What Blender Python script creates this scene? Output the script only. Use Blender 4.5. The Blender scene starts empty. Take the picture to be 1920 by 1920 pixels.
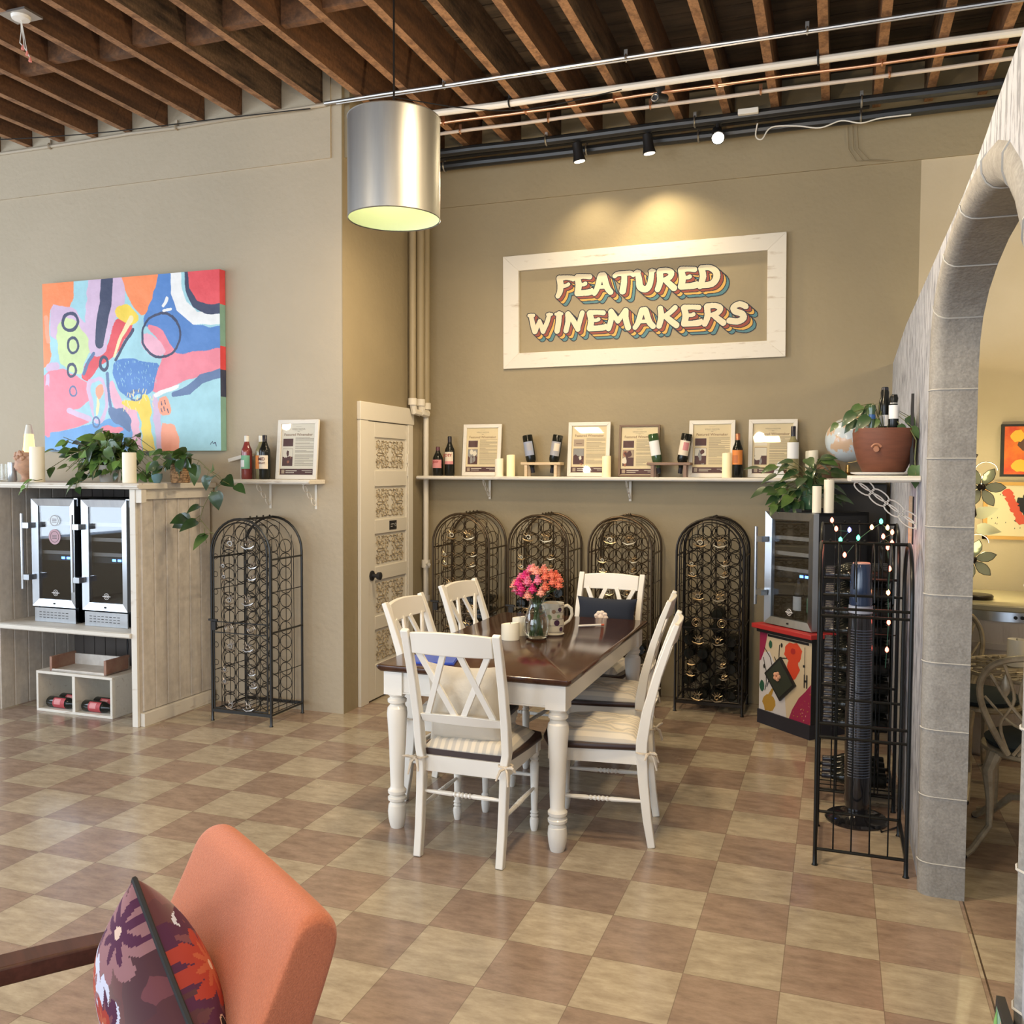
import bpy, math, random
from mathutils import Matrix, Vector
random.seed(7)
PI = math.pi
scn = bpy.context.scene
C = scn.collection

# ------------------------------------------------------------------ camera, world, light, exposure
EYE = 1.634; YAW = 0.3431; PITCH = 0.0438; ROLL = 0.0046; FPX = 1705.0
cd = bpy.data.cameras.new('camera'); cam = bpy.data.objects.new('camera', cd); C.objects.link(cam)
cd.sensor_width = 36; cd.lens = FPX * 36 / 1920; cd.clip_start = 0.05
F = Vector((-math.sin(YAW) * math.cos(PITCH), math.cos(YAW) * math.cos(PITCH), -math.sin(PITCH)))
R0 = Vector((math.cos(YAW), math.sin(YAW), 0)); U0 = R0.cross(F)
R1 = R0 * math.cos(ROLL) + U0 * math.sin(ROLL); U1 = U0 * math.cos(ROLL) - R0 * math.sin(ROLL)
m = Matrix((R1, U1, -F)).transposed().to_4x4(); m.translation = (0, 0, EYE)
cam.matrix_world = m
scn.camera = cam
scn.view_settings.view_transform = 'Standard'; scn.view_settings.look = 'None'
scn.view_settings.exposure = 0.38; scn.view_settings.gamma = 1.0; scn.view_settings.use_curve_mapping = False
w = bpy.data.worlds.new('daylight'); scn.world = w; w.use_nodes = True
bg = w.node_tree.nodes['Background']; bg.inputs[0].default_value = (0.62, 0.76, 1.0, 1); bg.inputs[1].default_value = 1.6

def lamp(kind, name, loc, energy, col, size=None, size_y=None, rot=None, aim=None, spot=None, blend=.4, rad=None, spread=None):
    l = bpy.data.lights.new(name, kind); l.energy = energy; l.color = col
    o = bpy.data.objects.new(name, l); C.objects.link(o); o.location = loc
    if kind == 'AREA':
        l.shape = 'RECTANGLE'; l.size = size; l.size_y = size_y or size
        if spread: l.spread = spread
    if kind == 'SPOT':
        l.spot_size = spot; l.spot_blend = blend
    if rad is not None: l.shadow_soft_size = rad
    if aim is not None: o.rotation_euler = (Vector(aim) - Vector(loc)).to_track_quat('-Z', 'Y').to_euler()
    if rot: o.rotation_euler = rot
    return o
DAY = (0.80, 0.90, 1.0); WARM = (1.0, 0.78, 0.50)
# daylight through the shop windows behind the camera and at the left
lamp('AREA', 'window_light', (-5.2, -3.85, 2.0), 215, DAY, 5.0, 2.6, rot=(PI / 2, 0, 0))
lamp('AREA', 'window_light', (-8.85, 1.35, 2.05), 175, DAY, 2.4, 5.4, rot=(0, -PI / 2, 0))
lamp('AREA', 'window_light', (0.0, -3.85, 2.2), 60, DAY, 3.6, 2.4, rot=(PI / 2, 0, 0))
# added warm fill lights for the room's unseen lamps, no fixtures modelled
for x, y, e in ((-3.2, 1.2, 30), (-0.9, 0.6, 44), (-5.6, 2.2, 14), (-0.8, 3.0, 62), (-2.0, 5.0, 52)):
    lamp('AREA', 'warm_fill_light', (x, y, 3.3), e * .42, WARM, .34, .34, rot=(0, 0, 0))
    lamp('POINT', 'warm_fill_light', (x, y, 2.75), e * .58, WARM, rad=.05)

# ------------------------------------------------------------------ materials
MATS = {}
def mat(name, col, rough=.5, metal=0., spec=.5, var=None, vs=8., vstretch=(1, 1, 1), vth=(.35, .65), bump=0., bs=40., bstretch=(1, 1, 1),
        emit=None, es=1., trans=0., ior=1.45, coat=0., sheen=0., alpha=1., fine=None, coord='Object'):
    if name in MATS: return MATS[name]
    m = bpy.data.materials.new(name); m.use_nodes = True; nt = m.node_tree; N = nt.nodes; L = nt.links
    b = N['Principled BSDF']
    b.inputs['Base Color'].default_value = (*col, 1); b.inputs['Roughness'].default_value = rough
    b.inputs['Metallic'].default_value = metal; b.inputs['Specular IOR Level'].default_value = spec
    b.inputs['IOR'].default_value = ior
    if trans: b.inputs['Transmission Weight'].default_value = trans
    if coat: b.inputs['Coat Weight'].default_value = coat; b.inputs['Coat Roughness'].default_value = .08
    if sheen: b.inputs['Sheen Weight'].default_value = sheen
    if emit: b.inputs['Emission Color'].default_value = (*emit, 1); b.inputs['Emission Strength'].default_value = es
    tc = None
    def coords(st):
        nonlocal tc
        if tc is None: tc = N.new('ShaderNodeTexCoord')
        mp = N.new('ShaderNodeMapping'); L.new(tc.outputs[coord], mp.inputs[0]); mp.inputs['Scale'].default_value = st
        return mp.outputs[0]
    out = None
    if var:
        n = N.new('ShaderNodeTexNoise'); L.new(coords(vstretch), n.inputs['Vector']); n.inputs['Scale'].default_value = vs
        n.inputs['Detail'].default_value = 6; n.inputs['Roughness'].default_value = .6
        r = N.new('ShaderNodeValToRGB'); r.color_ramp.elements[0].position = vth[0]; r.color_ramp.elements[1].position = vth[1]
        r.color_ramp.elements[0].color = (*col, 1); r.color_ramp.elements[1].color = (*var, 1)
        L.new(n.outputs['Fac'], r.inputs[0]); out = r.outputs[0]
        if fine:
            n2 = N.new('ShaderNodeTexNoise'); L.new(coords((1, 1, 1)), n2.inputs['Vector']); n2.inputs['Scale'].default_value = fine[0]
            n2.inputs['Detail'].default_value = 3
            mx = N.new('ShaderNodeMix'); mx.data_type = 'RGBA'; mx.blend_type = 'MULTIPLY'
            r2 = N.new('ShaderNodeValToRGB'); r2.color_ramp.elements[0].position = .3; r2.color_ramp.elements[1].position = .7
            g = 1 - fine[1]; r2.color_ramp.elements[0].color = (g, g, g, 1); r2.color_ramp.elements[1].color = (1, 1, 1, 1)
            L.new(n2.outputs['Fac'], r2.inputs[0]); mx.inputs[0].default_value = 1
            L.new(out, mx.inputs[6]); L.new(r2.outputs[0], mx.inputs[7]); out = mx.outputs[2]
        L.new(out, b.inputs['Base Color'])
    if bump:
        n = N.new('ShaderNodeTexNoise'); L.new(coords(bstretch), n.inputs['Vector']); n.inputs['Scale'].default_value = bs
        n.inputs['Detail'].default_value = 4
        bp = N.new('ShaderNodeBump'); bp.inputs['Strength'].default_value = bump; bp.inputs['Distance'].default_value = .01
        L.new(n.outputs['Fac'], bp.inputs['Height']); L.new(bp.outputs[0], b.inputs['Normal'])
    MATS[name] = m
    return m

def thin_glass(name, tint=(1, 1, 1), f0=.05):
    """a thin clear pane: lets light straight through, mirrors by angle"""
    m = bpy.data.materials.new(name); m.use_nodes = True; nt = m.node_tree; N = nt.nodes; L = nt.links; N.remove(N['Principled BSDF'])
    tr = N.new('ShaderNodeBsdfTransparent'); tr.inputs[0].default_value = (*tint, 1); gl = N.new('ShaderNodeBsdfGlossy'); gl.inputs['Roughness'].default_value = .02
    lw = N.new('ShaderNodeLayerWeight'); pw = N.new('ShaderNodeMath'); pw.operation = 'POWER'; L.new(lw.outputs['Facing'], pw.inputs[0]); pw.inputs[1].default_value = 4.; ad = N.new('ShaderNodeMath'); ad.operation = 'MULTIPLY_ADD'; L.new(pw.outputs[0], ad.inputs[0]); ad.inputs[1].default_value = 1 - f0; ad.inputs[2].default_value = f0
    mx = N.new('ShaderNodeMixShader'); L.new(ad.outputs[0], mx.inputs[0]); L.new(tr.outputs[0], mx.inputs[1]); L.new(gl.outputs[0], mx.inputs[2]); L.new(mx.outputs[0], N['Material Output'].inputs[0]); MATS[name] = m; return m

def floor_mat():
    m = bpy.data.materials.new('checker_tile'); m.use_nodes = True; nt = m.node_tree; N = nt.nodes; L = nt.links
    b = N['Principled BSDF']; tc = N.new('ShaderNodeTexCoord')
    def math_(op, a, bb=None, c=None):
        n = N.new('ShaderNodeMath'); n.operation = op
        for i, v in enumerate((a, bb, c)):
            if v is None: continue
            if isinstance(v, (int, float)): n.inputs[i].default_value = v
            else: L.new(v, n.inputs[i])
        return n.outputs[0]
    sp = N.new('ShaderNodeSeparateXYZ'); L.new(tc.outputs['Object'], sp.inputs[0])
    T = .3048
    gx = math_('DIVIDE', math_('ADD', sp.outputs[0], .1394 + T * 40), T)
    gy = math_('DIVIDE', math_('ADD', sp.outputs[1], -2.9242 + T * 40), T)
    ix = math_('FLOOR', gx); iy = math_('FLOOR', gy)
    par = math_('MODULO', math_('ADD', ix, iy), 2.)          # 0 = brown
    cv = N.new('ShaderNodeCombineXYZ'); L.new(ix, cv.inputs[0]); L.new(iy, cv.inputs[1])
    wn = N.new('ShaderNodeTexWhiteNoise'); wn.noise_dimensions = '2D'; L.new(cv.outputs[0], wn.inputs[0])
    def rgb(a, bb, f):
        x = N.new('ShaderNodeMix'); x.data_type = 'RGBA'
        if isinstance(a, tuple): x.inputs[6].default_value = (*a, 1)
        else: L.new(a, x.inputs[6])
        if isinstance(bb, tuple): x.inputs[7].default_value = (*bb, 1)
        else: L.new(bb, x.inputs[7])
        if isinstance(f, float): x.inputs[0].default_value = f
        else: L.new(f, x.inputs[0])
        return x.outputs[2]
    dark = rgb((.345, .252, .192), (.31, .228, .175), wn.outputs[0]); light = rgb((.475, .405, .298), (.43, .37, .272), wn.outputs[0])
    base = rgb(dark, light, par)
    # mottling streaks whose direction turns from tile to tile
    nz = N.new('ShaderNodeTexNoise'); nz.inputs['Scale'].default_value = 8; nz.inputs['Detail'].default_value = 9; nz.inputs['Roughness'].default_value = .72
    mp = N.new('ShaderNodeMapping'); mp.inputs['Scale'].default_value = (1, 2.6, 1); L.new(tc.outputs['Object'], mp.inputs[0]); L.new(mp.outputs[0], nz.inputs['Vector'])
    rr = N.new('ShaderNodeValToRGB'); rr.color_ramp.elements[0].position = .33; rr.color_ramp.elements[1].position = .7
    rr.color_ramp.elements[0].color = (.66, .62, .6, 1); rr.color_ramp.elements[1].color = (1.14, 1.14, 1.14, 1)
    L.new(nz.outputs['Fac'], rr.inputs[0])
    mx = N.new('ShaderNodeMix'); mx.data_type = 'RGBA'; mx.blend_type = 'MULTIPLY'; mx.inputs[0].default_value = 1
    L.new(base, mx.inputs[6]); L.new(rr.outputs[0], mx.inputs[7])
    # joints
    fx = math_('ABSOLUTE', math_('SUBTRACT', math_('FRACT', gx), .5)); fy = math_('ABSOLUTE', math_('SUBTRACT', math_('FRACT', gy), .5))
    j = math_('GREATER_THAN', math_('MAXIMUM', fx, fy), .4955)
    # the long threshold seam under the arch
    sm = math_('LESS_THAN', math_('ABSOLUTE', math_('SUBTRACT', sp.outputs[0], .485)), .003)
    col = rgb(mx.outputs[2], (.11, .075, .05), math_('MULTIPLY', j, .55)); col = rgb(col, (.06, .035, .02), sm)
    L.new(col, b.inputs['Base Color'])
    n3 = N.new('ShaderNodeTexNoise'); n3.inputs['Scale'].default_value = 1.6; n3.inputs['Detail'].default_value = 5; L.new(tc.outputs['Object'], n3.inputs['Vector'])
    r3 = N.new('ShaderNodeMapRange'); r3.inputs['From Min'].default_value = .3; r3.inputs['From Max'].default_value = .7; r3.inputs['To Min'].default_value = .15; r3.inputs['To Max'].default_value = .30
    L.new(n3.outputs['Fac'], r3.inputs[0]); L.new(r3.outputs[0], b.inputs['Roughness'])
    n4 = N.new('ShaderNodeTexNoise'); n4.inputs['Scale'].default_value = 9; L.new(tc.outputs['Object'], n4.inputs['Vector'])
    bp = N.new('ShaderNodeBump'); bp.inputs['Strength'].default_value = .12; bp.inputs['Distance'].default_value = .01
    L.new(n4.outputs['Fac'], bp.inputs['Height']); L.new(bp.outputs[0], b.inputs['Normal'])
    b.inputs['Specular IOR Level'].default_value = .75
    return m

# ------------------------------------------------------------------ geometry collector
def frame_on(n):
    n = Vector(n).normalized(); a = Vector((0, 0, 1)) if abs(n.z) < .95 else Vector((1, 0, 0))
    u = a.cross(n).normalized(); return u, n.cross(u).normalized(), n

class G:
    def __init__(s): s.v = []; s.f = []; s.m = []; s.M = Matrix(); s.flat = set()
    def at(s, loc=(0, 0, 0), rz=0, rx=0, ry=0, sc=1):
        s.M = Matrix.Translation(loc) @ Matrix.Rotation(rz, 4, 'Z') @ Matrix.Rotation(ry, 4, 'Y') @ Matrix.Rotation(rx, 4, 'X') @ Matrix.Scale(sc, 4); return s
    def V(s, pts):
        n = len(s.v); M = s.M; s.v += [tuple(M @ Vector(p)) for p in pts]; return n
    def face(s, idx, m=0): s.f.append(tuple(idx)); s.m.append(m)
    def poly(s, pts, m=0): n = s.V(pts); s.face(range(n, n + len(pts)), m)
    def box(s, x0, x1, y0, y1, z0, z1, m=0):
        n = s.V([(x, y, z) for z in (z0, z1) for y in (y0, y1) for x in (x0, x1)])
        for q in ((0, 2, 3, 1), (4, 5, 7, 6), (0, 1, 5, 4), (2, 6, 7, 3), (0, 4, 6, 2), (1, 3, 7, 5)): s.face([n + i for i in q], m)
        return s
    def loft(s, rings, m=0, closed=True, caps=True, loop=False):
        k = len(rings[0]); n = s.V([p for r in rings for p in r]); R = len(rings)
        for i in range(R if loop else R - 1):
            a = n + i * k; b = n + ((i + 1) % R) * k
            for j in range(k if closed else k - 1):
                j2 = (j + 1) % k; s.face((a + j, a + j2, b + j2, b + j), m)
        if caps and not loop and closed:
            s.face([n + j for j in range(k)][::-1], m); s.face([n + (R - 1) * k + j for j in range(k)], m)
        return s
    def sweep(s, pts, sect, m=0, loop=False, up=None, scale=None):
        """sect: list of (a,b) in the section plane; up: fixed vector giving the 'b' direction"""
        P = [Vector(p) for p in pts]; n = len(P); rings = []; prev = None
        for i in range(n):
            if loop: t = P[(i + 1) % n] - P[i - 1]
            else: t = P[min(i + 1, n - 1)] - P[max(i - 1, 0)]
            t.normalize()
            if up is not None:
                b = Vector(up); b = (b - t * b.dot(t)).normalized(); a = b.cross(t)
            else:
                if prev is None: a, b, _ = frame_on(t)
                else:
                    a = (prev - t * prev.dot(t)).normalized(); b = t.cross(a)
                prev = a
            k = scale[i] if scale else 1
            if isinstance(k, (int, float)): k = (k, k)
            rings.append([P[i] + a * (q[0] * k[0]) + b * (q[1] * k[1]) for q in sect])
        return s.loft(rings, m, loop=loop)
    def tube(s, pts, r, m=0, seg=6, loop=False):
        if isinstance(r, (int, float)): sc = None; rr = r
        else: rr = 1; sc = list(r)
        return s.sweep(pts, [(rr * math.cos(2 * PI * j / seg), rr * math.sin(2 * PI * j / seg)) for j in range(seg)], m, loop, scale=sc)
    def bar(s, p, q, w, h, m=0, up=(0, 0, 1)): return s.sweep([p, q], [(-w / 2, -h / 2), (w / 2, -h / 2), (w / 2, h / 2), (-w / 2, h / 2)], m, up=up)
    def cyl(s, p, q, r, m=0, seg=12): return s.tube([p, q], r, m, seg)
    def lathe(s, prof, c=(0, 0, 0), m=0, seg=16, sx=1, sy=1, mats=None):
        rings = [[(c[0] + sx * r * math.cos(2 * PI * j / seg), c[1] + sy * r * math.sin(2 * PI * j / seg), c[2] + z) for j in range(seg)] for r, z in prof]
        if mats is None: return s.loft(rings, m)
        for i in range(len(rings) - 1): s.loft([rings[i], rings[i + 1]], mats[i], caps=False)
        return s
    def ring(s, c, R, r, m=0, axis='y', seg=14, rs=4, a0=0, a1=2 * PI):
        full = abs(a1 - a0) > 6.28; n = seg if full else seg + 1; pts = []
        for i in range(n):
            a = a0 + (a1 - a0) * i / seg; ca, sa = R * math.cos(a), R * math.sin(a)
            pts.append({'y': (c[0] + ca, c[1], c[2] + sa), 'x': (c[0], c[1] + ca, c[2] + sa), 'z': (c[0] + ca, c[1] + sa, c[2])}[axis])
        return s.tube(pts, r, m, rs, loop=full)
    def ball(s, c, r, m=0, seg=10, n=6, sz=1): 
        return s.lathe([(max(r * math.sin(PI * i / n), r * .02), -r * sz * math.cos(PI * i / n)) for i in range(n + 1)], c, m, seg)
    def prism(s, pts, d0, d1, m=0, plane='xz'):
        f = {'xz': lambda a, b, d: (a, d, b), 'yz': lambda a, b, d: (d, a, b), 'xy': lambda a, b, d: (a, b, d)}[plane]
        return s.loft([[f(a, b, d0) for a, b in pts], [f(a, b, d1) for a, b in pts]], m)
    def text(s, txt, size, m=0, x=0, y=0, z=0, align='CENTER', bold=0.0, ext=0.0, sx=1.0):
        cu = bpy.data.curves.new('t', 'FONT'); cu.body = txt; cu.size = size; cu.align_x = align; cu.offset = bold; cu.extrude = ext; cu.resolution_u = 2
        o = bpy.data.objects.new('t', cu); C.objects.link(o); dg = bpy.context.evaluated_depsgraph_get(); me = bpy.data.meshes.new_from_object(o.evaluated_get(dg))
        n = s.V([(x + v.co.x * sx, y - v.co.z, z + v.co.y) for v in me.vertices])
        for p in me.polygons: s.face([n + i for i in p.vertices], m)
        bpy.data.objects.remove(o); bpy.data.curves.remove(cu); bpy.data.meshes.remove(me); return s
    def build(s, name, mats, parent=None, label=None, cat=None, group=None, kind=None, bevel=0, sharp=35, smooth=True, loc=None):
        me = bpy.data.meshes.new(name); me.from_pydata(s.v, [], s.f)
        if not isinstance(mats, (list, tuple)): mats = [mats]
        for q in mats: me.materials.append(q)
        me.polygons.foreach_set('material_index', s.m)
        if smooth:
            me.polygons.foreach_set('use_smooth', [True] * len(s.f)); me.set_sharp_from_angle(angle=math.radians(sharp))
        me.update()
        import bmesh
        bm = bmesh.new(); bm.from_mesh(me); bmesh.ops.recalc_face_normals(bm, faces=bm.faces); bm.to_mesh(me); bm.free()
        o = bpy.data.objects.new(name, me); C.objects.link(o)
        if parent: o.parent = parent
        if loc: o.location = loc
        tag(o, label, cat, group, kind)
        if bevel:
            b = o.modifiers.new('bevel', 'BEVEL'); b.width = bevel; b.segments = 2; b.limit_method = 'ANGLE'; b.angle_limit = math.radians(50)
        return o

def tag(o, label=None, cat=None, group=None, kind=None):
    if label: o['label'] = label
    if cat: o['category'] = cat
    if group: o['group'] = group
    if kind: o['kind'] = kind
    return o
def thing(name, label, cat, loc=(0, 0, 0), rz=0, group=None, rx=0, ry=0):
    o = bpy.data.objects.new(name, None); o.empty_display_size = .1; C.objects.link(o); o.location = loc; o.rotation_euler = (rx, ry, rz)
    return tag(o, label, cat, group)
def dup(root, loc, rz=None, label=None, group=None, skip=()):
    r = root.copy(); C.objects.link(r); r.location = loc
    if rz is not None: r.rotation_euler = (r.rotation_euler[0], r.rotation_euler[1], rz)
    if label: r['label'] = label
    if group: r['group'] = group
    for ch in list(root.children):
        if ch.name.split('.')[0] in skip: continue
        c = ch.copy(); C.objects.link(c); c.parent = r
        for g in ch.children:
            d = g.copy(); C.objects.link(d); d.parent = c
    return r
def struct(g, name, mats, **k): return g.build(name, mats, kind='structure', **k)
def blob(cx, cz, rx, rz, n=18, wob=0., seed=0):
    rd = random.Random(seed); return [(cx + rx * (1 + wob * rd.uniform(-1, 1)) * math.cos(2 * PI * i / n), cz + rz * (1 + wob * rd.uniform(-1, 1)) * math.sin(2 * PI * i / n)) for i in range(n)]
def flat(g, pts, y, m): g.poly([(a, y, b) for a, b in pts], m)

# common materials
khaki = mat('wall_khaki', (.318, .262, .163), .7, var=(.288, .237, .148), vs=1.4, bump=.35, bs=26)
beige = mat('wall_beige', (.46, .385, .275), .7, var=(.43, .36, .255), vs=1.2, bump=.35, bs=22)
cream_wall = mat('wall_cream', (.54, .46, .33), .75, var=(.50, .42, .29), vs=2, bump=.2, bs=20)
joist = mat('joist_wood', (.23, .105, .044), .75, var=(.10, .050, .026), vs=5, vstretch=(3, .35, 3), fine=(60, .35), bump=.3, bs=30)
joist_old = mat('joist_wood_weathered', (.20, .12, .065), .8, var=(.05, .032, .02), vs=7, vstretch=(3, .4, 3), fine=(60, .4), bump=.4, bs=30)
deck = mat('deck_wood', (.085, .058, .038), .85, var=(.035, .025, .018), vs=4, vstretch=(.4, 3, 1), bump=.3)
oldwhite = mat('distressed_white', (.70, .66, .58), .6, var=(.42, .33, .24), vs=6, vstretch=(1, 1, 5), vth=(.60, .80), bump=.2, bs=30)
oldwhite_h = mat('distressed_white_board', (.68, .64, .56), .6, var=(.36, .27, .19), vs=6, vstretch=(1, 6, 6), vth=(.60, .78), bump=.2, bs=30)
board = mat('beadboard_whitewash', (.66, .615, .55), .65, var=(.54, .485, .42), vs=5, vstretch=(3, 3, .6), vth=(.4, .75), fine=(30, .15))
white = mat('white_paint', (.78, .75, .68), .35, coat=.15)
doorwhite = mat('door_white', (.70, .66, .57), .45)
iron = mat('wrought_iron', (.035, .03, .026), .38, metal=.75)
bronze = mat('bronze_iron', (.10, .072, .045), .38, metal=.85)
pewter = mat('pewter_leaf', (.55, .47, .36), .28, metal=1.)
black = mat('black_plastic', (.012, .012, .013), .35)
matblack = mat('matt_black', (.02, .02, .021), .6)
steel = mat('stainless_steel', (.62, .66, .70), .28, metal=1., var=(.55, .59, .64), vs=30, vstretch=(1, 1, .03))
candle_m = mat('candle_wax', (.86, .80, .64), .45, emit=(1., .75, .4), es=.03)
darkglass = mat('dark_bottle_glass', (.010, .011, .009), .14, spec=.35)
walnut = mat('walnut_top', (.040, .016, .010), .13, spec=.38, var=(.070, .030, .017), vs=5, vstretch=(6, .7, 1))
darkseat = mat('dark_brown_seat', (.035, .016, .012), .35)
leaf_m = mat('leaf_green', (.04, .085, .022), .35, var=(.10, .17, .04), vs=9, vth=(.4, .7), coat=.2)
leaf_dk = mat('leaf_dark_green', (.018, .045, .018), .3, var=(.035, .08, .024), vs=12, coat=.3)
leaf_lt = mat('leaf_light_green', (.20, .34, .07), .35, var=(.10, .20, .05), vs=9)
# ================================================================== STRUCTURE
g = G().at(); g.box(-9, 4.5, -4, 6.75, -.06, 0); struct(g, 'floor', floor_mat(), smooth=False)
# left wall block (front face y=5.33, its flank x=-3.1 carries the door)
g = G(); g.box(-9, -3.105, 5.33, 6.75, 0, 4.33); g.box(-9, -3.18, 5.318, 5.33, 3.695, 4.33)
lw = struct(g, 'wall_left', beige, smooth=False)
g = G(); g.box(-3.105, -3.1, 5.33, 6.6, 0, 4.33); g.box(-3.105, -3.06, 5.36, 6.6, 3.70, 4.33); struct(g, 'wall_left_flank', khaki, smooth=False)
g = G(); g.box(-3.105, .48, 6.6, 6.75, 0, 4.33); g.box(.48, 4.5, 6.6, 6.75, 0, 3.69, 1)
g.box(.48, 4.5, 6.6, 6.75, 3.69, 4.33); g.box(-3.06, 4.5, 6.586, 6.6, 3.69, 4.33); struct(g, 'wall_back', [khaki, cream_wall], smooth=False)
g = G(); g.box(-9.1, -9, -4, 5.33, 0, .8); g.box(-9.1, -9, -4, 5.33, 3.3, 4.33); g.box(-9.1, -9, -4, -1.5, .8, 3.3); g.box(-9.1, -9, 1.3, 1.38, .8, 3.3); g.box(-9.1, -9, 4.2, 5.33, .8, 3.3); struct(g, 'wall_far_left', beige, smooth=False)
g = G(); g.box(4.5, 4.6, -4, 6.75, 0, 4.33); struct(g, 'wall_far_right', cream_wall, smooth=False)
g = G(); g.box(-9.1, 4.6, -4.1, -4, 0, .6); g.box(-9.1, 4.6, -4.1, -4, 3.4, 4.33)
for a, b in ((-9.1, -7.9), (-5.35, -5.15), (-2.6, -1.9), (1.9, 4.6)): g.box(a, b, -4.1, -4, .6, 3.4)
struct(g, 'wall_front', beige, smooth=False)
for i, (a, b) in enumerate(((-7.9, -5.35), (-5.15, -2.6), (-1.9, 1.9))):
    g = G()
    for x in (a, (a + b) / 2, b): g.box(x - .04, x + .04, -4.08, -4.0, .6, 3.4)
    g.box(a, b, -4.08, -4.0, .6, .68); g.box(a, b, -4.08, -4.0, 3.32, 3.4); g.box(a, b, -4.08, -4.0, 2.6, 2.66)
    struct(g, 'window_%d' % (i + 1), white, smooth=False)
# ceiling: deck, joists and blocking
g = G(); g.box(-9, 4.5, -4, 6.75, 4.33, 4.38)
for k in range(70):
    y = -4 + k * .155
    g.box(-9, 4.5, y, y + .147, 4.318, 4.33)
ceil = struct(g, 'ceiling', deck, smooth=False)
lath_lit = mat('joist_bottom_lit_lath', (.40, .21, .10), .75, var=(.23, .115, .055), vs=9, vstretch=(2, 1.2, 2), vth=(.45, .6), fine=(70, .35), bump=.3, bs=30)  # lath-marked undersides, coloured lighter to paint in light from below
jx = [-3.576 - .312 * k for k in range(17)] + [-3.263 + .3145 * k for k in range(24)]
for k, x in enumerate(sorted(jx)):
    y1 = 5.315 if x < -3.15 else 6.585
    g = G(); wd = .026
    n = 9; rg = []
    for i in range(n + 1):
        y = -3.95 + (y1 + 3.95) * i / n; jz = random.uniform(-.004, .004); jw = random.uniform(-.003, .003)
        rg.append([(x - wd + jw, y, 4.055 + jz), (x + wd + jw, y, 4.055 + jz), (x + wd, y, 4.32), (x - wd, y, 4.32)])
    g.loft(rg)
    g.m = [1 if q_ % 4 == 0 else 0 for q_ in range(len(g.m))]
    g.build('joist', [joist_old if (x > -2.2 and k % 2) or (-3.7 < x < -3.1) else joist, lath_lit], ceil)
for (x, y) in ((-4.98, 4.31), (-4.67, 4.39), (-4.36, 4.31), (-4.045, 4.39), (-3.73, 4.31), (-3.42, 4.39), (-3.11, 4.31), (-2.79, 4.39), (-2.48, 4.31)):
    g = G(); g.box(x - .128, x + .128, y - .025, y + .025, 4.075, 4.31); g.build('blocking', joist, ceil)

# right wall with the arched opening: thin shell in x from AX to BX
AX, BX = .335, .485; Y0, Y1 = 1.895, 3.81; SPR = 1.95
def arch_curve(y0, y1, spr, top, n=20):
    """pointed-round arch from (y1,spr) over the apex to (y0,spr)"""
    c = (y0 + y1) / 2; h = (y1 - y0) / 2; pts = []
    for i in range(n + 1):
        a = PI * i / n; ca = math.cos(a); sa = math.sin(a)
        pts.append((c + h * (abs(ca) ** .85) * (1 if ca > 0 else -1), spr + (top - spr) * max(sa, 0) ** .85))
    return pts
INN = [(3.81, 0), (3.81, 1.3), (3.81, 2.03), (3.785, 2.14), (3.72, 2.22), (3.60, 2.29), (3.42, 2.345), (3.22, 2.38), (3.0, 2.395), (2.8, 2.39), (2.6, 2.37), (2.45, 2.335), (2.3, 2.275), (2.16, 2.185), (2.04, 2.07), (1.95, 1.92), (1.905, 1.75), (1.895, 1.55), (1.895, 0)]
OUT = [(3.865, 0), (3.865, 1.3), (3.865, 2.06), (3.84, 2.18), (3.76, 2.275), (3.63, 2.345), (3.43, 2.392), (3.22, 2.422), (3.0, 2.440), (2.8, 2.446), (2.56, 2.438), (2.38, 2.412), (2.22, 2.355), (2.07, 2.265), (1.95, 2.14), (1.865, 1.97), (1.835, 1.76), (1.83, 1.55), (1.83, 0)]
inner = [((a[0] + b[0]) / 2, (a[1] + b[1]) / 2) for a, b in zip(INN, OUT)][2:-1]; Y1, Y0 = 3.8375, 1.8625
TOPW = ((6.6, 2.37), (5.4, 2.44), (3.81, 2.45), (3.1, 2.455), (2.66, 2.475), (2.35, 2.515), (2.1, 2.525), (1.895, 2.53), (-1.0, 2.56))
def wall_top(y):
    for (ya, za), (yb, zb) in zip(TOPW, TOPW[1:]):
        if yb <= y <= ya: return za + (zb - za) * (ya - y) / (ya - yb)
def top_z(y): return 2.365 + .02 * (6.6 - y) / 2.8 if y > 3.8 else 2.385 + .055 * (3.8 - y) / 1.9
g = G()
ol = [(6.6, 0), (6.6, top_z(6.6)), (5.2, top_z(5.2)), (3.8, top_z(3.8) + .01)]
# full part behind the opening
g.prism([(Y1, 0), (6.6, 0), (6.6, 2.37), (5.4, 2.44), (Y1, wall_top(Y1))], AX, BX, 0, 'yz')
pts = inner
for i in range(len(pts) - 1):
    (ya, za), (yb, zb) = pts[i], pts[i + 1]
    g.prism([(ya, za), (ya, wall_top(ya)), (yb, wall_top(yb)), (yb, zb)], AX, BX, 0, 'yz')
g.prism([(-1.0, 0), (Y0, 0), (Y0, wall_top(Y0)), (-1.0, 2.56)], AX, BX, 0, 'yz')
stone_white = mat('arch_wall_plaster', (.43, .445, .49), .7, var=(.20, .21, .24), vs=15, vstretch=(1, 2., .45), vth=(.50, .56), bump=.6, bs=18, bstretch=(1, 1.5, .5))
stone_grey = mat('arch_stone', (.36, .345, .315), .75, var=(.29, .275, .25), vs=14, fine=(120, .25), bump=.3, bs=60)
mortar = mat('mortar', (.46, .45, .42), .8)
rw = struct(g, 'wall_right', stone_white, sharp=20)
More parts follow.
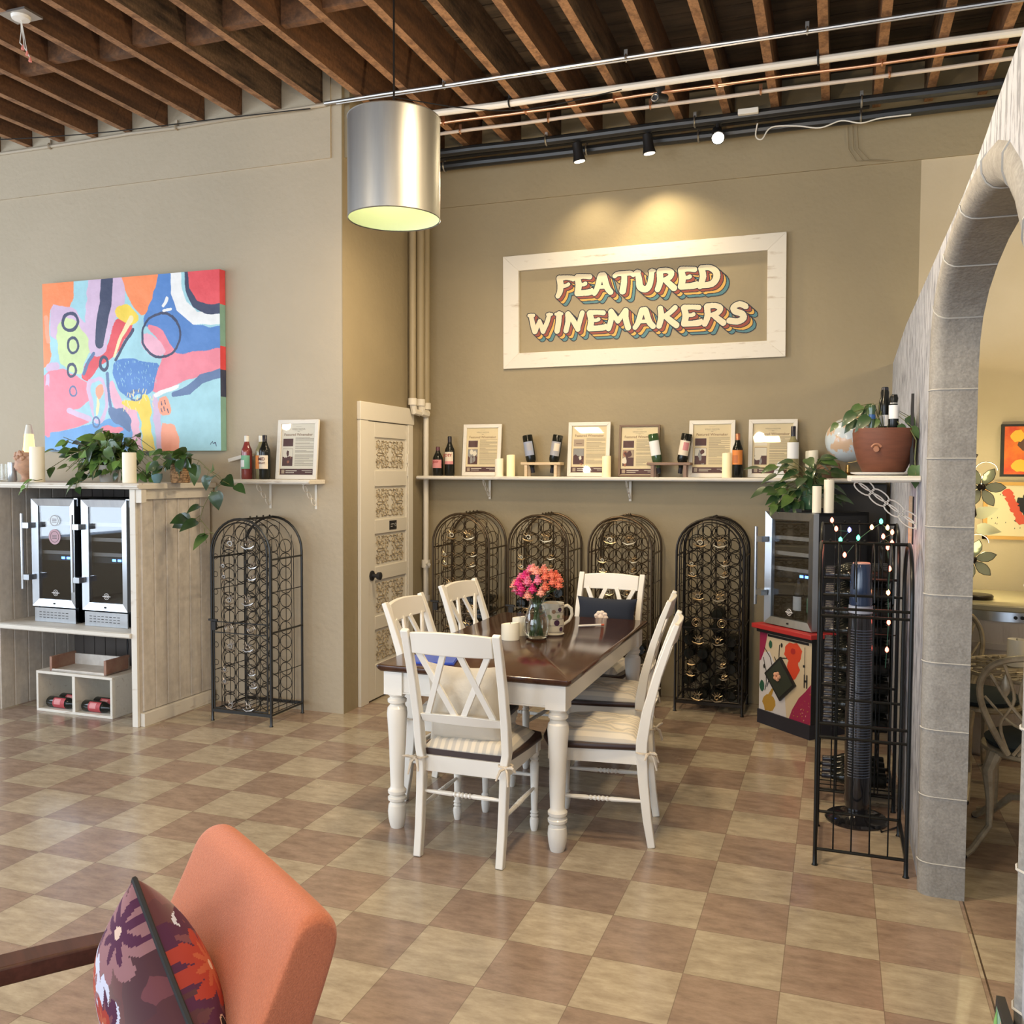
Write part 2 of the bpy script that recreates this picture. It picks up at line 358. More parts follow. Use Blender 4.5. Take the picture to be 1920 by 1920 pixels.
# stone surround: jambs and voussoirs, rounded toward the room
def band(yi, zi, yo, zo, n=6):
    """cross-section points of the surround between inner edge (i) and outer edge (o)"""
    q = [(BX + .004, 0), (AX + .040, 0), (AX + .022, .04), (AX + .006, .18), (AX - .006, .42), (AX - .010, .75), (AX + .004, 1), (BX + .004, 1)]
    return [(x, yi + (yo - yi) * k, zi + (zo - zi) * k) for x, k in q]
def surround(g, fl):
    for (yi, zi), (yo, zo) in fl: pass
    g.loft([band(a[0], a[1], b[0], b[1]) for a, b in fl], 0)
g = G(); J1 = 3.81 - .012; J0 = 1.895 + .012

def shrink(p):
    y, z = p; return (y - .012 * (1 if y > 2.9 else -1) * (1 if z < 2.2 else .5), z - (.012 if z > 2.0 else 0))
innr = [shrink(p) for p in INN]; outr = OUT
surround(g, list(zip(innr, outr)))
g.build('arch_surround', stone_grey, rw, sharp=75)
g = G()
zz = .13
while zz < 1.98:
    for (yi, yo) in ((J1, 3.865), (J0, 1.83)):
        if yi < 3 and zz > 1.5: continue
        p = [(x - .0015 if x < BX else x, y - .0015 * (1 if yi > 3 else -1), z) for x, y, z in band(yi, zz, yo, zz)]
        g.tube(p[:-1], .003, 0, 4)
    zz += .2605
for i in (4, 6, 8, 10, 12, 14, 16):
    (yi, zi), (yo, zo) = innr[i], outr[i]; g.tube([(x - .0012, y, z - .001) for x, y, z in band(yi, zi, yo, zo)][:-1], .003, 0, 4)
g.build('mortar_joint', mortar, rw)

# corner pipes painted with the wall, white fittings below
pipew = mat('painted_pipe', (.34, .28, .175), .5); pipewh = mat('pipe_white', (.72, .67, .57), .45)
for k, (x, y, r) in enumerate(((-3.045, 6.27, .026), (-3.035, 6.38, .032), (-3.04, 6.50, .03))):
    g = G(); z0 = 2.16 if k < 2 else 2.14
    g.cyl((x, y, z0), (x, y, 3.99), r, 0, 12); g.lathe([(r + .008, 0), (r + .008, .05)], (x, y, z0 - .02), 1, 12)
    if k == 2:
        g.cyl((x, y, 0), (x, y, 2.14), .021, 1, 10); g.lathe([(.034, 0), (.034, .06)], (x, y, .88), 1, 10); g.cyl((x, y, .91), (x + .05, y - .05, .91), .014, 1, 8)
        g.lathe([(.03, 0), (.03, .04)], (x, y, .62), 1, 10)
    else:
        g.tube([(x, y, z0), (x + .005, y + .02, z0 - .07), (x + .01, y + .10, z0 - .075)], r, 1, 8)
    g.build('wall_pipe', [pipew, pipewh], label=['khaki vertical pipe nearest the door lintel in the corner', 'middle khaki vertical pipe above the white door', 'vertical pipe in the corner running white down to the floor'][k], cat='pipe')

# ceiling pipes
galv = mat('galvanised', (.50, .48, .45), .42, metal=1.); pvc = mat('pvc_white', (.78, .72, .62), .4); copper = mat('copper_pipe', (.75, .40, .24), .35, metal=.9)
blk = mat('black_pipe', (.018, .018, .018), .35)
def clamps(g, xs, y, z, r, m):
    for x in xs: g.lathe([(r, 0), (r, .02)], (0, 0, 0), m, 10) if False else g.ring((x, y, z), r + .006, .006, m, 'x', 10, 4); g.box(x - .01, x + .01, y - .005, y + .005, z + r, z + r + .035, m)
def pipe(name, y, z, r, x0, x1, mt, cl, lab, cat='pipe', cm=None, bend=0):
    g = G(); p = [(x0 + .001, y + bend, z)] if bend else []
    p += [(x0 + (.25 if bend else 0), y, z)]
    n = 14
    for i in range(1, n + 1): p.append((x0 + (x1 - x0) * i / n + (.1 if bend and i == 1 else 0), y + random.uniform(-.006, .006), z + random.uniform(-.004, .004)))
    g.tube(p, r, 0, 10); clamps(g, cl, y, z, r, 1)
    g.build(name, [mt, cm or galv], label=lab, cat=cat)
pipe('electrical_conduit', 5.285, 4.035, .013, -3.2, 3.0, galv, (-2.35, -1.2, -.2), 'thin silver conduit crossing under the joists past the pendant lamp', 'conduit')
pipe('electrical_conduit', 5.302, 4.035, .012, -8.9, -3.2, mat('painted_conduit', (.44, .37, .27), .5), (-7.1, -6.1, -5.55, -4.4), 'beige painted conduit along the top edge of the left wall', 'conduit', cm=mat('painted_conduit', (.44, .37, .27)))
g = G(); g.tube([(x, 5.262, 4.012) for x in (-3.1, -2.0, -.8, .3, 1.4)], .006); g.build('electrical_conduit', galv, label='thinner silver conduit hung just under the long one', cat='conduit')
pipe('water_pipe', 5.66, 4.03, .022, -3.0, 3.2, pvc, (-2.05, -.15), 'wide white pipe hung under the joists', cm=matblack)
pipe('copper_pipe', 5.84, 4.035, .010, -3.0, 3.2, copper, (-2.6, -2.0, -1.4, -.75, .2), 'thin bare copper pipe between two white pipes under the joists', cm=copper, bend=.18)
pipe('water_pipe', 6.02, 4.035, .012, -3.0, 3.2, mat('pipe_offwhite', (.62, .52, .43), .4), (-2.55, -1.9, -1.2, -.5, .25), 'narrow pale pipe, the nearest of the light ones to the back wall', cm=copper, bend=.13)
pipe('black_pipe', 6.29, 4.0, .030, -3.0, 3.2, blk, (-2.0, -.95, .1), 'black ceiling pipe with silver clamps, the one farther from the back wall')
pipe('black_pipe', 6.47, 3.965, .033, -3.0, 3.2, blk, (-2.87, -1.75, -.95, .1), 'lower black pipe running along the top of the back wall')
g = G(); g.box(-2.95, .15, 6.36, 6.395, 3.985, 4.015); g.build('track_rail', blk, label='black lighting track between the two black pipes', cat='track')

# track spotlights
def spot_light(x, aim, lab, on, e):
    t = thing('track_spotlight', lab, 'spotlight', (x, 6.30, 3.97), group='track spotlights over the sign')
    g = G(); g.cyl((0, 0, .0), (0, 0, -.06), .012, 0, 8); g.box(-.025, .025, -.015, .015, -.0, .02, 0); g.build('stem', black, t)
    d = Vector(aim).normalized(); g = G(); p = Vector((0, 0, -.06)) - d * .05; q = p + d * .13
    g.tube([p, p + d * .005, p + d * .08, q], [.028, .034, .036, .046], 0, 16); g.build('shade', black, t)
    g = G(); g.cyl(q + d * .0005, q + d * .003, .038, 0, 14)
    g.build('bulb', mat('spot_on' if on else 'spot_soft', (1, .9, .7), .4, emit=(1, .88, .66), es=60 if on else 4), t)
    lamp('SPOT', 'spot_beam', tuple(Vector((x, 6.30, 3.97)) + q + d * .02), e, (1.0, .80, .48), aim=tuple(Vector((x, 6.30, 3.97)) + q + d), spot=math.radians(115), blend=.9, rad=.03)
spot_light(-1.77, (.15, .12, -1), 'black track spotlight farthest left above the sign', 0, 20)
spot_light(-1.27, (.12, .10, -1), 'black track spotlight in the middle of the three', 0, 42)
spot_light(-.80, (.12, -.62, -.55), 'glaring track spotlight turned toward the room, rightmost of the three', 1, 26)

# security camera under the joists, cables and transformer, bare wires
g = G(); g.cyl((0, 0, .0), (0, 0, -.05), .03, 0, 12); g.cyl((0, 0, -.04), (-.01, -.01, -.10), .014, 0, 8); g.tube([(.02, .05, -.09), (-.02, -.06, -.12)], .028, 0, 12)
g.lathe([(.02, 0), (.02, .01)], (0, 0, 0), 0, 8); g.ring((-.021, -.065, -.122), .020, .004, 1, 'y', 12)
g.build('security_camera', [matblack, galv], label='small black security camera hanging under the joists between the pipes', cat='camera', loc=(-1.08, 5.72, 4.06))
wirem = mat('white_cable', (.75, .72, .66), .5)
def cable(pts, r, mt, lab, name='cable'):
    P = [Vector(p) for p in pts]; out = []
    for i in range(len(P) - 1):
        a, b, c, d = P[max(i - 1, 0)], P[i], P[i + 1], P[min(i + 2, len(P) - 1)]
        for k in range(5):
            t = k / 5; out.append(.5 * ((2 * b) + (c - a) * t + (2 * a - 5 * b + 4 * c - d) * t * t + (3 * b - a - 3 * c + d) * t ** 3))
    out.append(P[-1]); g = G(); g.tube(out, r, 0, 5); return g.build(name, mt, label=lab, cat='cable')
cable([(-.55, 6.40, 3.98), (-.56, 6.41, 3.90), (-.52, 6.42, 3.88), (-.46, 6.42, 3.95), (-.3, 6.42, 3.94), (-.15, 6.42, 3.91), (-.02, 6.42, 3.94), (.1, 6.42, 3.91), (.22, 6.43, 3.93), (.4, 6.43, 3.93)], .005, wirem, 'white cable looping along the black pipes right of the glaring spotlight')
g = G(); g.box(-.66, -.53, 6.215, 6.25, 3.985, 4.02); g.build('transformer', wirem, label='small white transformer box clipped to the black pipe', cat='transformer', bevel=.003)
cable([(-2.75, 5.30, 4.03), (-2.3, 5.5, 3.97), (-1.9, 5.6, 3.95), (-1.3, 5.62, 4.0)], .004, blk, 'thin black wire drooping between the silver conduit and white pipe')
cable([(-6.5, 4.9, 4.04), (-5.6, 5.0, 3.99), (-4.8, 5.1, 3.98), (-4.0, 5.24, 4.02), (-3.3, 5.27, 4.01)], .004, blk, 'thin black wire drooping under the joists near the left wall')
g = G(); 
for s in range(3): g.tube([(.02 + .03 * s, 6.57, 3.95), (.03 + .03 * s, 6.575, 3.80), (.08 + .04 * s, 6.58, 3.72), (.25 + .03 * s, 6.585, 3.70)], .0025, 0, 4)
g.build('wire_bundle', mat('painted_wire', (.26, .21, .13), .6), label='thin khaki wires curling on the wall below the black pipes', cat='wire')
g = G(); g.box(-.09, .09, -.06, .06, 0, .012); g.lathe([(.05, 0), (.045, -.015), (.02, -.02)], (0, 0, 0), 1, 12); jb = g.build('junction_box_cover', [galv, wirem], label='silver junction plate with dangling wires under the joists', cat='junction box', loc=(-4.14, 3.78, 4.045))
for k, dx in enumerate((0, .03, .05)):
    g = G(); g.tube([(0, 0, -.01), (.0 + dx * .3, 0, -.08), (dx, -.01, -.14 - .03 * k), (dx + .02, -.01, -.16 - .035 * k)], .003, 0, 4); g.lathe([(.003, 0), (.009, -.02), (.009, -.025)], (dx + .02, -.01, -.155 - .035 * k), 1, 6)
    g.build('wire', [wirem, mat('wire_nut', (.75, .25, .2), .5)], jb)

# pendant drum lamp
PX_, PY_ = -1.786, 3.5
t = thing('pendant_lamp', 'brushed metal drum pendant lamp hanging on a thin rod', 'lamp', (PX_, PY_, 2.70))
zinc = mat('zinc_drum', (.42, .415, .39), .42, metal=1., var=(.35, .345, .33), vs=12, vstretch=(1, 1, .1))
inn = mat('drum_inside', (.62, .66, .46), .5)
g = G(); R = .194
seg = 48
g.loft([[(R * math.cos(2 * PI * j / seg), R * math.sin(2 * PI * j / seg), z) for j in range(seg)] for z in (0, .415)], 0, caps=False)
g.ring((0, 0, .0), R, .0025, 0, 'z', 48); g.ring((0, 0, .415), R, .0025, 0, 'z', 48)
g.build('lamp_shade', zinc, t)
g = G(); g.loft([[((R - .003) * math.cos(2 * PI * j / seg), (R - .003) * math.sin(2 * PI * j / seg), z) for j in range(seg)] for z in (.002, .36)], 0, caps=False); g.lathe([(R - .003, .36), (.02, .361)], (0, 0, 0), 0, 32)
g.build('shade_lining', inn, t)
g = G(); g.ball((0, 0, .24), .045, 0, 14, 8, 1.2); g.build('bulb', mat('bulb_glow', (1, .95, .7), .4, emit=(1, .93, .62), es=9), t)
g = G(); g.cyl((0, 0, .30), (0, 0, 1.355), .0045, 0, 8); g.lathe([(.05, 1.33), (.05, 1.355)], (0, 0, 0), 0, 16); g.box(-.19, .19, -.008, .008, .38, .39); g.cyl((0, 0, .30), (0, 0, .40), .02, 0, 10)
g.build('hanging_rod', iron, t)
lamp('POINT', 'pendant_light', (PX_, PY_, 2.92), 3.2, (1.0, .95, .70), rad=.05)
# ================================================================== DOOR on the flank wall (faces +x)
DX = -3.1
t = thing('door_1', None, None, (DX, 5.52, 0)); t['kind'] = 'structure'; t['label'] = 'narrow white door with five ornate panels'
def fy(g, y0, y1, z0, z1, x0, x1, m=0): g.box(x0, x1, y0, y1, z0, z1, m)
g = G(); fy(g, 0, .115, 0, 1.99, 0, .025); fy(g, .74, .82, 0, 1.99, 0, .025); fy(g, -.005, .83, 1.99, 2.115, 0, .03)
g.build('door_casing', doorwhite, t, bevel=.003)
g = G(); fy(g, .118, .737, .012, 1.985, 0, .008)
pz = [(1.64, 1.876), (1.29, 1.528), (.955, 1.19), (.60, .857), (.255, .505)]
fy(g, .118, .215, .012, 1.985, .008, .02); fy(g, .715, .737, .012, 1.985, .008, .02)
zs = [1.985] + [v for a, b in pz for v in (b, a)] + [.012]
for i in range(0, len(zs), 2): fy(g, .215, .715, zs[i + 1], zs[i], .008, .02)
g.build('door_leaf', doorwhite, t, bevel=.003)
orn = mat('door_ornament', (.36, .29, .185), .6)
g = G()
def scrolls(g, cy, cz, w_, h_, m=0, x=.0105):
    rd = random.Random(3)
    def cur(pts, r=.0035):
        for sy in (1, -1):
            for sz in (1, -1): g.tube([(x, cy + sy * a * w_, cz + sz * b * h_) for a, b in pts], r, m, 4)
    def spiral(a, b, r, turns=1.3, ph=0): return [(a + r * (1 - k / 12) * math.cos(ph + 2 * PI * turns * k / 12) / w_ * .2, b + r * (1 - k / 12) * math.sin(ph + 2 * PI * turns * k / 12) / h_ * .2) for k in range(11)]
    for (a, b, r, ph) in ((.40, .36, .16, 0), (.40, .12, .13, 1), (.27, .38, .13, 2), (.24, .16, .16, 3), (.10, .36, .14, 4), (.10, .12, .15, 5), (.33, .25, .10, 2.5), (.17, .26, .1, 1), (.45, .24, .09, 0)):
        cur(spiral(a, b, r, 1.4, ph))
    cur([(0, .47), (.08, .42), (.05, .30), (0, .25)]); cur([(.47, 0), (.42, .06), (.30, .04), (.2, 0)]); cur([(.47, .46), (.44, .30), (.47, .16)]); cur([(.3, .47), (.2, .44), (.12, .47)])
for a, b in pz: scrolls(g, .465, (a + b) / 2, .44, (b - a) * .86)
g.build('panel_ornament', orn, t)
g = G(); g.at((.02, .165, .90)); g.tube([(0, 0, 0), (.008, 0, 0), (.009, 0, 0), (.045, 0, 0), (.048, 0, 0), (.07, 0, 0), (.074, 0, 0)], [.036, .036, .014, .014, .026, .028, .02], 0, 14); g.build('door_knob', matblack, t)
g = G(); g.box(.02, .024, .435, .545, 1.21, 1.275, 0)
for k, (zz, l) in enumerate(((1.247, .045), (1.23, .03))): g.box(.0242, .0246, .45, .45 + l, zz, zz + .005, 1)
g.ring((.0245, .525, 1.243), .011, .0012, 1, 'x', 12)
g.build('door_plate', [matblack, mat('plate_print', (.6, .6, .58), .5)], t, label='small black nameplate')
for z in (1.70, 1.60, .42): 
    g = G(); g.cyl((.026, .725, z), (.026, .725, z + .07), .007, 0, 8); g.build('hinge', doorwhite, t)

# ================================================================== PAINTING on the left wall
t = thing('canvas_painting', 'large square abstract canvas in pink, blue and orange on the left wall', 'painting', (-5.61, 5.328, 1.774))
W_, H_ = 1.585, 1.245
P = {k: mat('paint_' + k, c, .45, var=tuple(min(1, x * 1.12 + .02) for x in c), vs=7, bump=.15, bs=30) for k, c in dict(
    lightblue=(.34, .60, .66), blue=(.075, .21, .52), red=(.72, .07, .085), pink=(.80, .22, .28), orange=(.90, .25, .085), lilac=(.62, .45, .60), white=(.80, .80, .78),
    navy=(.035, .045, .10), yellow=(.86, .62, .06), lime=(.58, .70, .32), rose=(.80, .42, .52), salmon=(.93, .34, .20), ltyel=(.82, .70, .38), teal=(.22, .42, .36), slate=(.10, .17, .33), sky=(.13, .34, .66)).items()}
pk = list(P); pm = [P[k] for k in pk]
g = G(); g.box(0, W_, -.06, 0, 0, H_, 0); g.build('canvas', [P['teal']], t)
import numpy as np
CSZ = .003; NX_, NZ_ = int(W_ / CSZ), int(H_ / CSZ)
XX_, ZZ_ = np.meshgrid((np.arange(NX_) + .5) * W_ / NX_, (np.arange(NZ_) + .5) * H_ / NZ_)
CAN = np.zeros(XX_.shape, dtype=np.int8); nrng = np.random.default_rng(5)
def smooth_noise(n_, amp):
    A_ = np.zeros(XX_.shape)
    for k in range(5):
        fx, fz, p1, p2 = nrng.uniform(8, 45), nrng.uniform(8, 45), nrng.uniform(0, 6), nrng.uniform(0, 6); A_ += np.sin(XX_ * fx + ZZ_ * fz * .6 + p1) * np.sin(ZZ_ * fz - XX_ * fx * .4 + p2)
    return A_ * amp / 2.2
JX, JZ = smooth_noise(0, .007) + nrng.normal(0, .0012, XX_.shape), smooth_noise(1, .007) + nrng.normal(0, .0012, XX_.shape)
def art(k, pts):
    P_ = [(x * W_ * 1.0 if x not in (0, 1) else (x * 1.2 - .1) * W_, (1 - y) * H_ if y not in (0, 1) else ((1 - y) * 1.2 - .1) * H_) for x, y in pts]; n_ = len(P_); Q = []
    for i in range(n_):                              # soften the corners
        a_, b_, c_ = P_[i - 1], P_[i], P_[(i + 1) % n_]; Q += [(b_[0] + (a_[0] - b_[0]) * .22, b_[1] + (a_[1] - b_[1]) * .22), (b_[0] * .8 + (a_[0] + c_[0]) * .1, b_[1] * .8 + (a_[1] + c_[1]) * .1), (b_[0] + (c_[0] - b_[0]) * .22, b_[1] + (c_[1] - b_[1]) * .22)]
    X_, Z_ = XX_ + JX, ZZ_ + JZ; ins = np.zeros(X_.shape, dtype=bool)
    for (xa, za), (xb, zb) in zip(Q, Q[1:] + Q[:1]):
        if za == zb: continue
        c = (za > Z_) != (zb > Z_); ins ^= c & (X_ < (xb - xa) * (Z_ - za) / (zb - za) + xa)
    CAN[ins] = pk.index(k)
def stroke(k, pts, r):
    X_, Z_ = XX_ + JX * .5, ZZ_ + JZ * .5; rs = [r] * len(pts) if isinstance(r, (int, float)) else r
    for i in range(len(pts) - 1):
        ax, az, bx, bz = pts[i][0] * W_, (1 - pts[i][1]) * H_, pts[i + 1][0] * W_, (1 - pts[i + 1][1]) * H_; dx, dz = bx - ax, bz - az
        t_ = np.clip(((X_ - ax) * dx + (Z_ - az) * dz) / (dx * dx + dz * dz + 1e-9), 0, 1); CAN[np.hypot(X_ - ax - t_ * dx, Z_ - az - t_ * dz) < rs[i] + (rs[i + 1] - rs[i]) * t_] = pk.index(k)
# coordinates are fractions of the canvas, y down, read off the photograph
art('lightblue', [(0, 0), (1, 0), (1, 1), (0, 1)])
art('orange', [(0, 0), (.19, 0), (.19, .10), (.15, .16), (.05, .12), (.03, .30), (.05, .45), (.02, .5), (0, .5)])
art('lilac', [(.05, .12), (.12, .14), (.18, .14), (.28, .30), (.27, .38), (.16, .38), (.08, .34), (.04, .30)])
art('lilac', [(.29, .0), (.45, 0), (.5, .14), (.42, .25), (.38, .38), (.30, .44), (.24, .40), (.26, .15)])
art('lime', [(.09, .25), (.13, .20), (.2, .24), (.28, .34), (.29, .40), (.25, .46), (.22, .56), (.12, .50), (.09, .42), (.08, .33)])
art('orange', [(.44, 0), (.7, 0), (.64, .14), (.585, .24), (.54, .18), (.5, .12)])
art('blue', [(.7, 0), (.76, 0), (.80, .22), (.9, .32), (1, .30), (1, .46), (.84, .51), (.72, .48), (.6, .36), (.585, .24), (.64, .14)])
art('red', [(.42, .24), (.5, .22), (.54, .28), (.46, .42), (.34, .50), (.29, .56), (.26, .60), (.22, .56), (.25, .48), (.30, .43), (.38, .40)])
art('pink', [(.02, .53), (.10, .50), (.22, .57), (.28, .62), (.27, .72), (.16, .76), (.28, .80), (.26, .84), (.10, .88), (0, .92), (0, .6)])
art('sky', [(.0, .92), (.10, .88), (.28, .84), (.36, .82), (.50, .80), (.54, .9), (.52, 1), (0, 1)])
art('lightblue', [(.52, .30), (.59, .28), (.68, .34), (.73, .42), (.74, .50), (.62, .52), (.5, .48), (.43, .46)])
art('blue', [(.42, .48), (.5, .46), (.58, .49), (.68, .50), (.68, .60), (.62, .68), (.56, .67), (.5, .70), (.44, .64), (.41, .56)])
art('pink', [(.60, .28), (.68, .30), (.74, .40), (.77, .46), (1, .42), (1, .54), (.82, .60), (.74, .64), (.66, .67), (.63, .66), (.68, .50), (.71, .45), (.66, .36)])
art('rose', [(.575, .33), (.62, .33), (.68, .38), (.72, .44), (.68, .47), (.62, .46), (.58, .40)])
art('rose', [(.40, .58), (.44, .66), (.47, .73), (.54, .75), (.56, .85), (.58, 1), (.53, 1), (.51, .80), (.42, .76), (.38, .66)])
art('lilac', [(.25, .58), (.35, .56), (.39, .66), (.37, .80), (.34, .84), (.30, .84), (.27, .72)])
art('lightblue', [(.28, .60), (.34, .58), (.37, .68), (.35, .80), (.30, .82), (.29, .70)])
art('salmon', [(.31, .62), (.35, .60), (.36, .66), (.33, .70), (.31, .68)])
art('ltyel', [(.31, .68), (.33, .70), (.33, .78), (.31, .80)])
art('slate', [(.38, .74), (.46, .75), (.51, .80), (.51, .90), (.46, .86), (.40, .82), (.38, .78)])
art('pink', [(.33, .86), (.40, .85), (.48, .87), (.42, .91), (.34, .90)])
art('yellow', [(.56, .70), (.60, .66), (.63, .76), (.62, .86), (.66, 1), (.58, 1), (.57, .84), (.56, .78), (.46, .74), (.46, .71)])
art('lilac', [(.63, .68), (.66, .68), (.68, .84), (.69, 1), (.66, 1), (.64, .84)])
art('salmon', [(.66, .70), (.72, .69), (.74, .78), (.67, .81)])
art('salmon', [(.67, .85), (.75, .84), (.78, .94), (.77, 1), (.69, 1)])
art('white', [(.64, .67), (.78, .62), (.78, .64), (.65, .70)])
art('yellow', [(.44, .16), (.50, .15), (.56, .22), (.56, .26), (.50, .28), (.42, .20)])
stroke('ltyel', [(.52, .24), (.46, .34), (.42, .45)], [.022, .016, .010])
stroke('white', [(.77, 0), (.77, .10), (.80, .19), (.87, .26), (1, .275)], [.045, .048, .05, .045, .035])
art('red', [(.83, 0), (1, 0), (1, .19), (.90, .20), (.85, .16), (.83, .08)])
stroke('navy', [(.825, 0), (.83, .10), (.87, .18), (.93, .215), (1, .215)], [.014, .018, .028, .036, .036])
stroke('lilac', [(.36, .0), (.34, .20), (.325, .38)], .085)
stroke('navy', [(.385, 0), (.375, .14), (.35, .26), (.335, .37)], [.055, .055, .052, .04])
stroke('slate', [(.75, .68), (.83, .66), (.90, .60), (1, .57)], [.02, .03, .032, .032])
stroke('slate', [(.38, .55), (.385, .66), (.395, .75)], [.016, .010, .014])
stroke('slate', [(.24, .54), (.27, .47), (.30, .43)], .014)
stroke('navy', [(.43, .47), (.47, .40), (.53, .30)], .012)
stroke('lilac', [(.15, .76), (.27, .81)], .022); stroke('lilac', [(.03, .50), (.08, .49)], .03); stroke('lilac', [(.025, .55), (.02, .66)], .018)
def oring(k, cx, cy, rx, rz, r): stroke(k, [(cx + rx * math.cos(2 * PI * i / 20), cy + rz * math.sin(2 * PI * i / 20)) for i in range(21)], r)
oring('navy', .165, .235, .045, .05, .013); oring('navy', .18, .375, .032, .045, .010); oring('navy', .17, .52, .025, .038, .010); oring('slate', .175, .645, .02, .03, .006)
oring('navy', .36, .49, .022, .038, .012); oring('navy', .685, .345, .105, .125, .009); oring('slate', .54, .68, .033, .028, .007); oring('slate', .31, .83, .02, .03, .007)
stroke('pink', [(.02, .62), (.02, .9)], .02)
for q in ((.68, .72), (.70, .715), (.695, .75), (.715, .76), (.68, .76)): stroke('navy', [q, (q[0] + .004, q[1] + .02)], .004)
stroke('navy', [(.945, .965), (.955, .95), (.96, .965), (.97, .955), (.975, .975)], .003)
stroke('salmon', [(.02, .2), (.03, .34)], .02); stroke('white', [(.70, .18), (.72, .14)], .012); stroke('white', [(.70, .21), (.74, .20)], .010)
for k_ in range(60):                                 # dry-brush flecks
    x, y = nrng.uniform(.42, .67), nrng.uniform(.47, .62); stroke('lightblue', [(x, y), (x + .002, y + .012)], .0016)
for k_ in range(26):
    x, y = nrng.uniform(.47, .64), nrng.uniform(.64, .76); stroke('ltyel', [(x, y), (x + nrng.uniform(-.01, .01), y + .02)], .003)
g = G(); cx_, cz_ = W_ / NX_, H_ / NZ_
for j in range(NZ_):
    row = CAN[j]; ch_ = np.flatnonzero(np.diff(row)) + 1; st_ = np.concatenate(([0], ch_)); en_ = np.concatenate((ch_, [NX_])); za = j * cz_
    for a_, b_ in zip(st_, en_): g.poly([(a_ * cx_, -.0606, za), (b_ * cx_, -.0606, za), (b_ * cx_, -.0606, za + cz_), (a_ * cx_, -.0606, za + cz_)], int(row[a_]))
g.build('painted_surface', pm, t, smooth=False)
g = G(); g.box(W_, W_ + .001, -.06, 0, H_ * .81, H_, 0); g.box(W_, W_ + .001, -.06, 0, H_ * .3, H_ * .45, 1); g.box(W_, W_ + .001, -.06, 0, H_ * .45, H_ * .58, 0); g.build('canvas_edge', [P['red'], P['navy']], t)

# ================================================================== COUNTER UNIT with two coolers
CX0, CX1 = -5.36, -4.16
t = thing('display_counter', 'whitewashed beadboard counter unit holding two coolers by the left wall', 'counter', (0, 0, 0))
def boards(g, x, y0, y1, z0, z1, n, d, m=0):
    for i in range(n):
        a = y0 + (y1 - y0) * i / n; b = y0 + (y1 - y0) * (i + 1) / n
        g.prism([(a + .002, 0), (a + .006, d), (b - .006, d), (b - .002, 0)], z0, z1, m, 'xy') if False else g.loft([[(x, a + .001, z), (x + d, a + .007, z), (x + d, b - .007, z), (x, b - .001, z)] for z in (z0, z1)], m)
g = G(); g.box(CX1 - .035, CX1, 4.605, 5.31, 0, 1.515); boards(g, CX1, 4.63, 5.31, .09, 1.50, 6, .010)
g.box(CX1 - .04, CX1 + .004, 4.585, 4.605, 0, 1.515, 1); g.box(CX1 + .0, CX1 + .035, 4.61, 5.31, 0, .085, 1); g.box(CX1, CX1 + .03, 4.61, 5.31, 1.45, 1.515, 1); g.box(CX1 + .004, CX1 + .05, 4.59, 4.635, 1.43, 1.515, 1)
g.build('side_panel', [board, oldwhite], t, bevel=.002)
g = G(); g.box(CX0 - .035, CX0, 4.605, 5.31, 0, 1.515); boards(g, CX0, 4.62, 5.31, 0, 1.515, 6, .008); g.build('side_panel', [board], t)
g = G(); g.box(CX0, CX1 - .035, 5.27, 5.31, 0, 1.515)
for i in range(12): g.box(CX0 + .1 * i + .002, CX0 + .1 * i + .096, 5.262, 5.27, 0, 1.515)
g.build('back_panel', mat('dark_boards', (.10, .085, .075), .7), t)
g = G(); g.box(-7.2, CX1 + .06, 4.555, 5.31, 1.515, 1.553); g.box(-7.2, CX1 + .06, 4.545, 4.56, 1.525, 1.545); g.build('countertop', oldwhite_h, t, bevel=.006)
g = G(); g.box(CX0, CX1 - .035, 4.58, 5.26, .565, .60); g.box(CX0 + .0, CX1 - .035, 4.565, 4.585, .572, .598); g.box(CX1 - .05, CX1 - .02, 4.60, 4.63, .48, .565); g.build('lower_shelf', oldwhite_h, t, bevel=.004)
# front boards of the neighbouring bay, left of the coolers
g = G(); g.box(-7.2, CX0 - .035, 4.62, 4.66, 0, 1.515); g.build('front_panel', board, t)

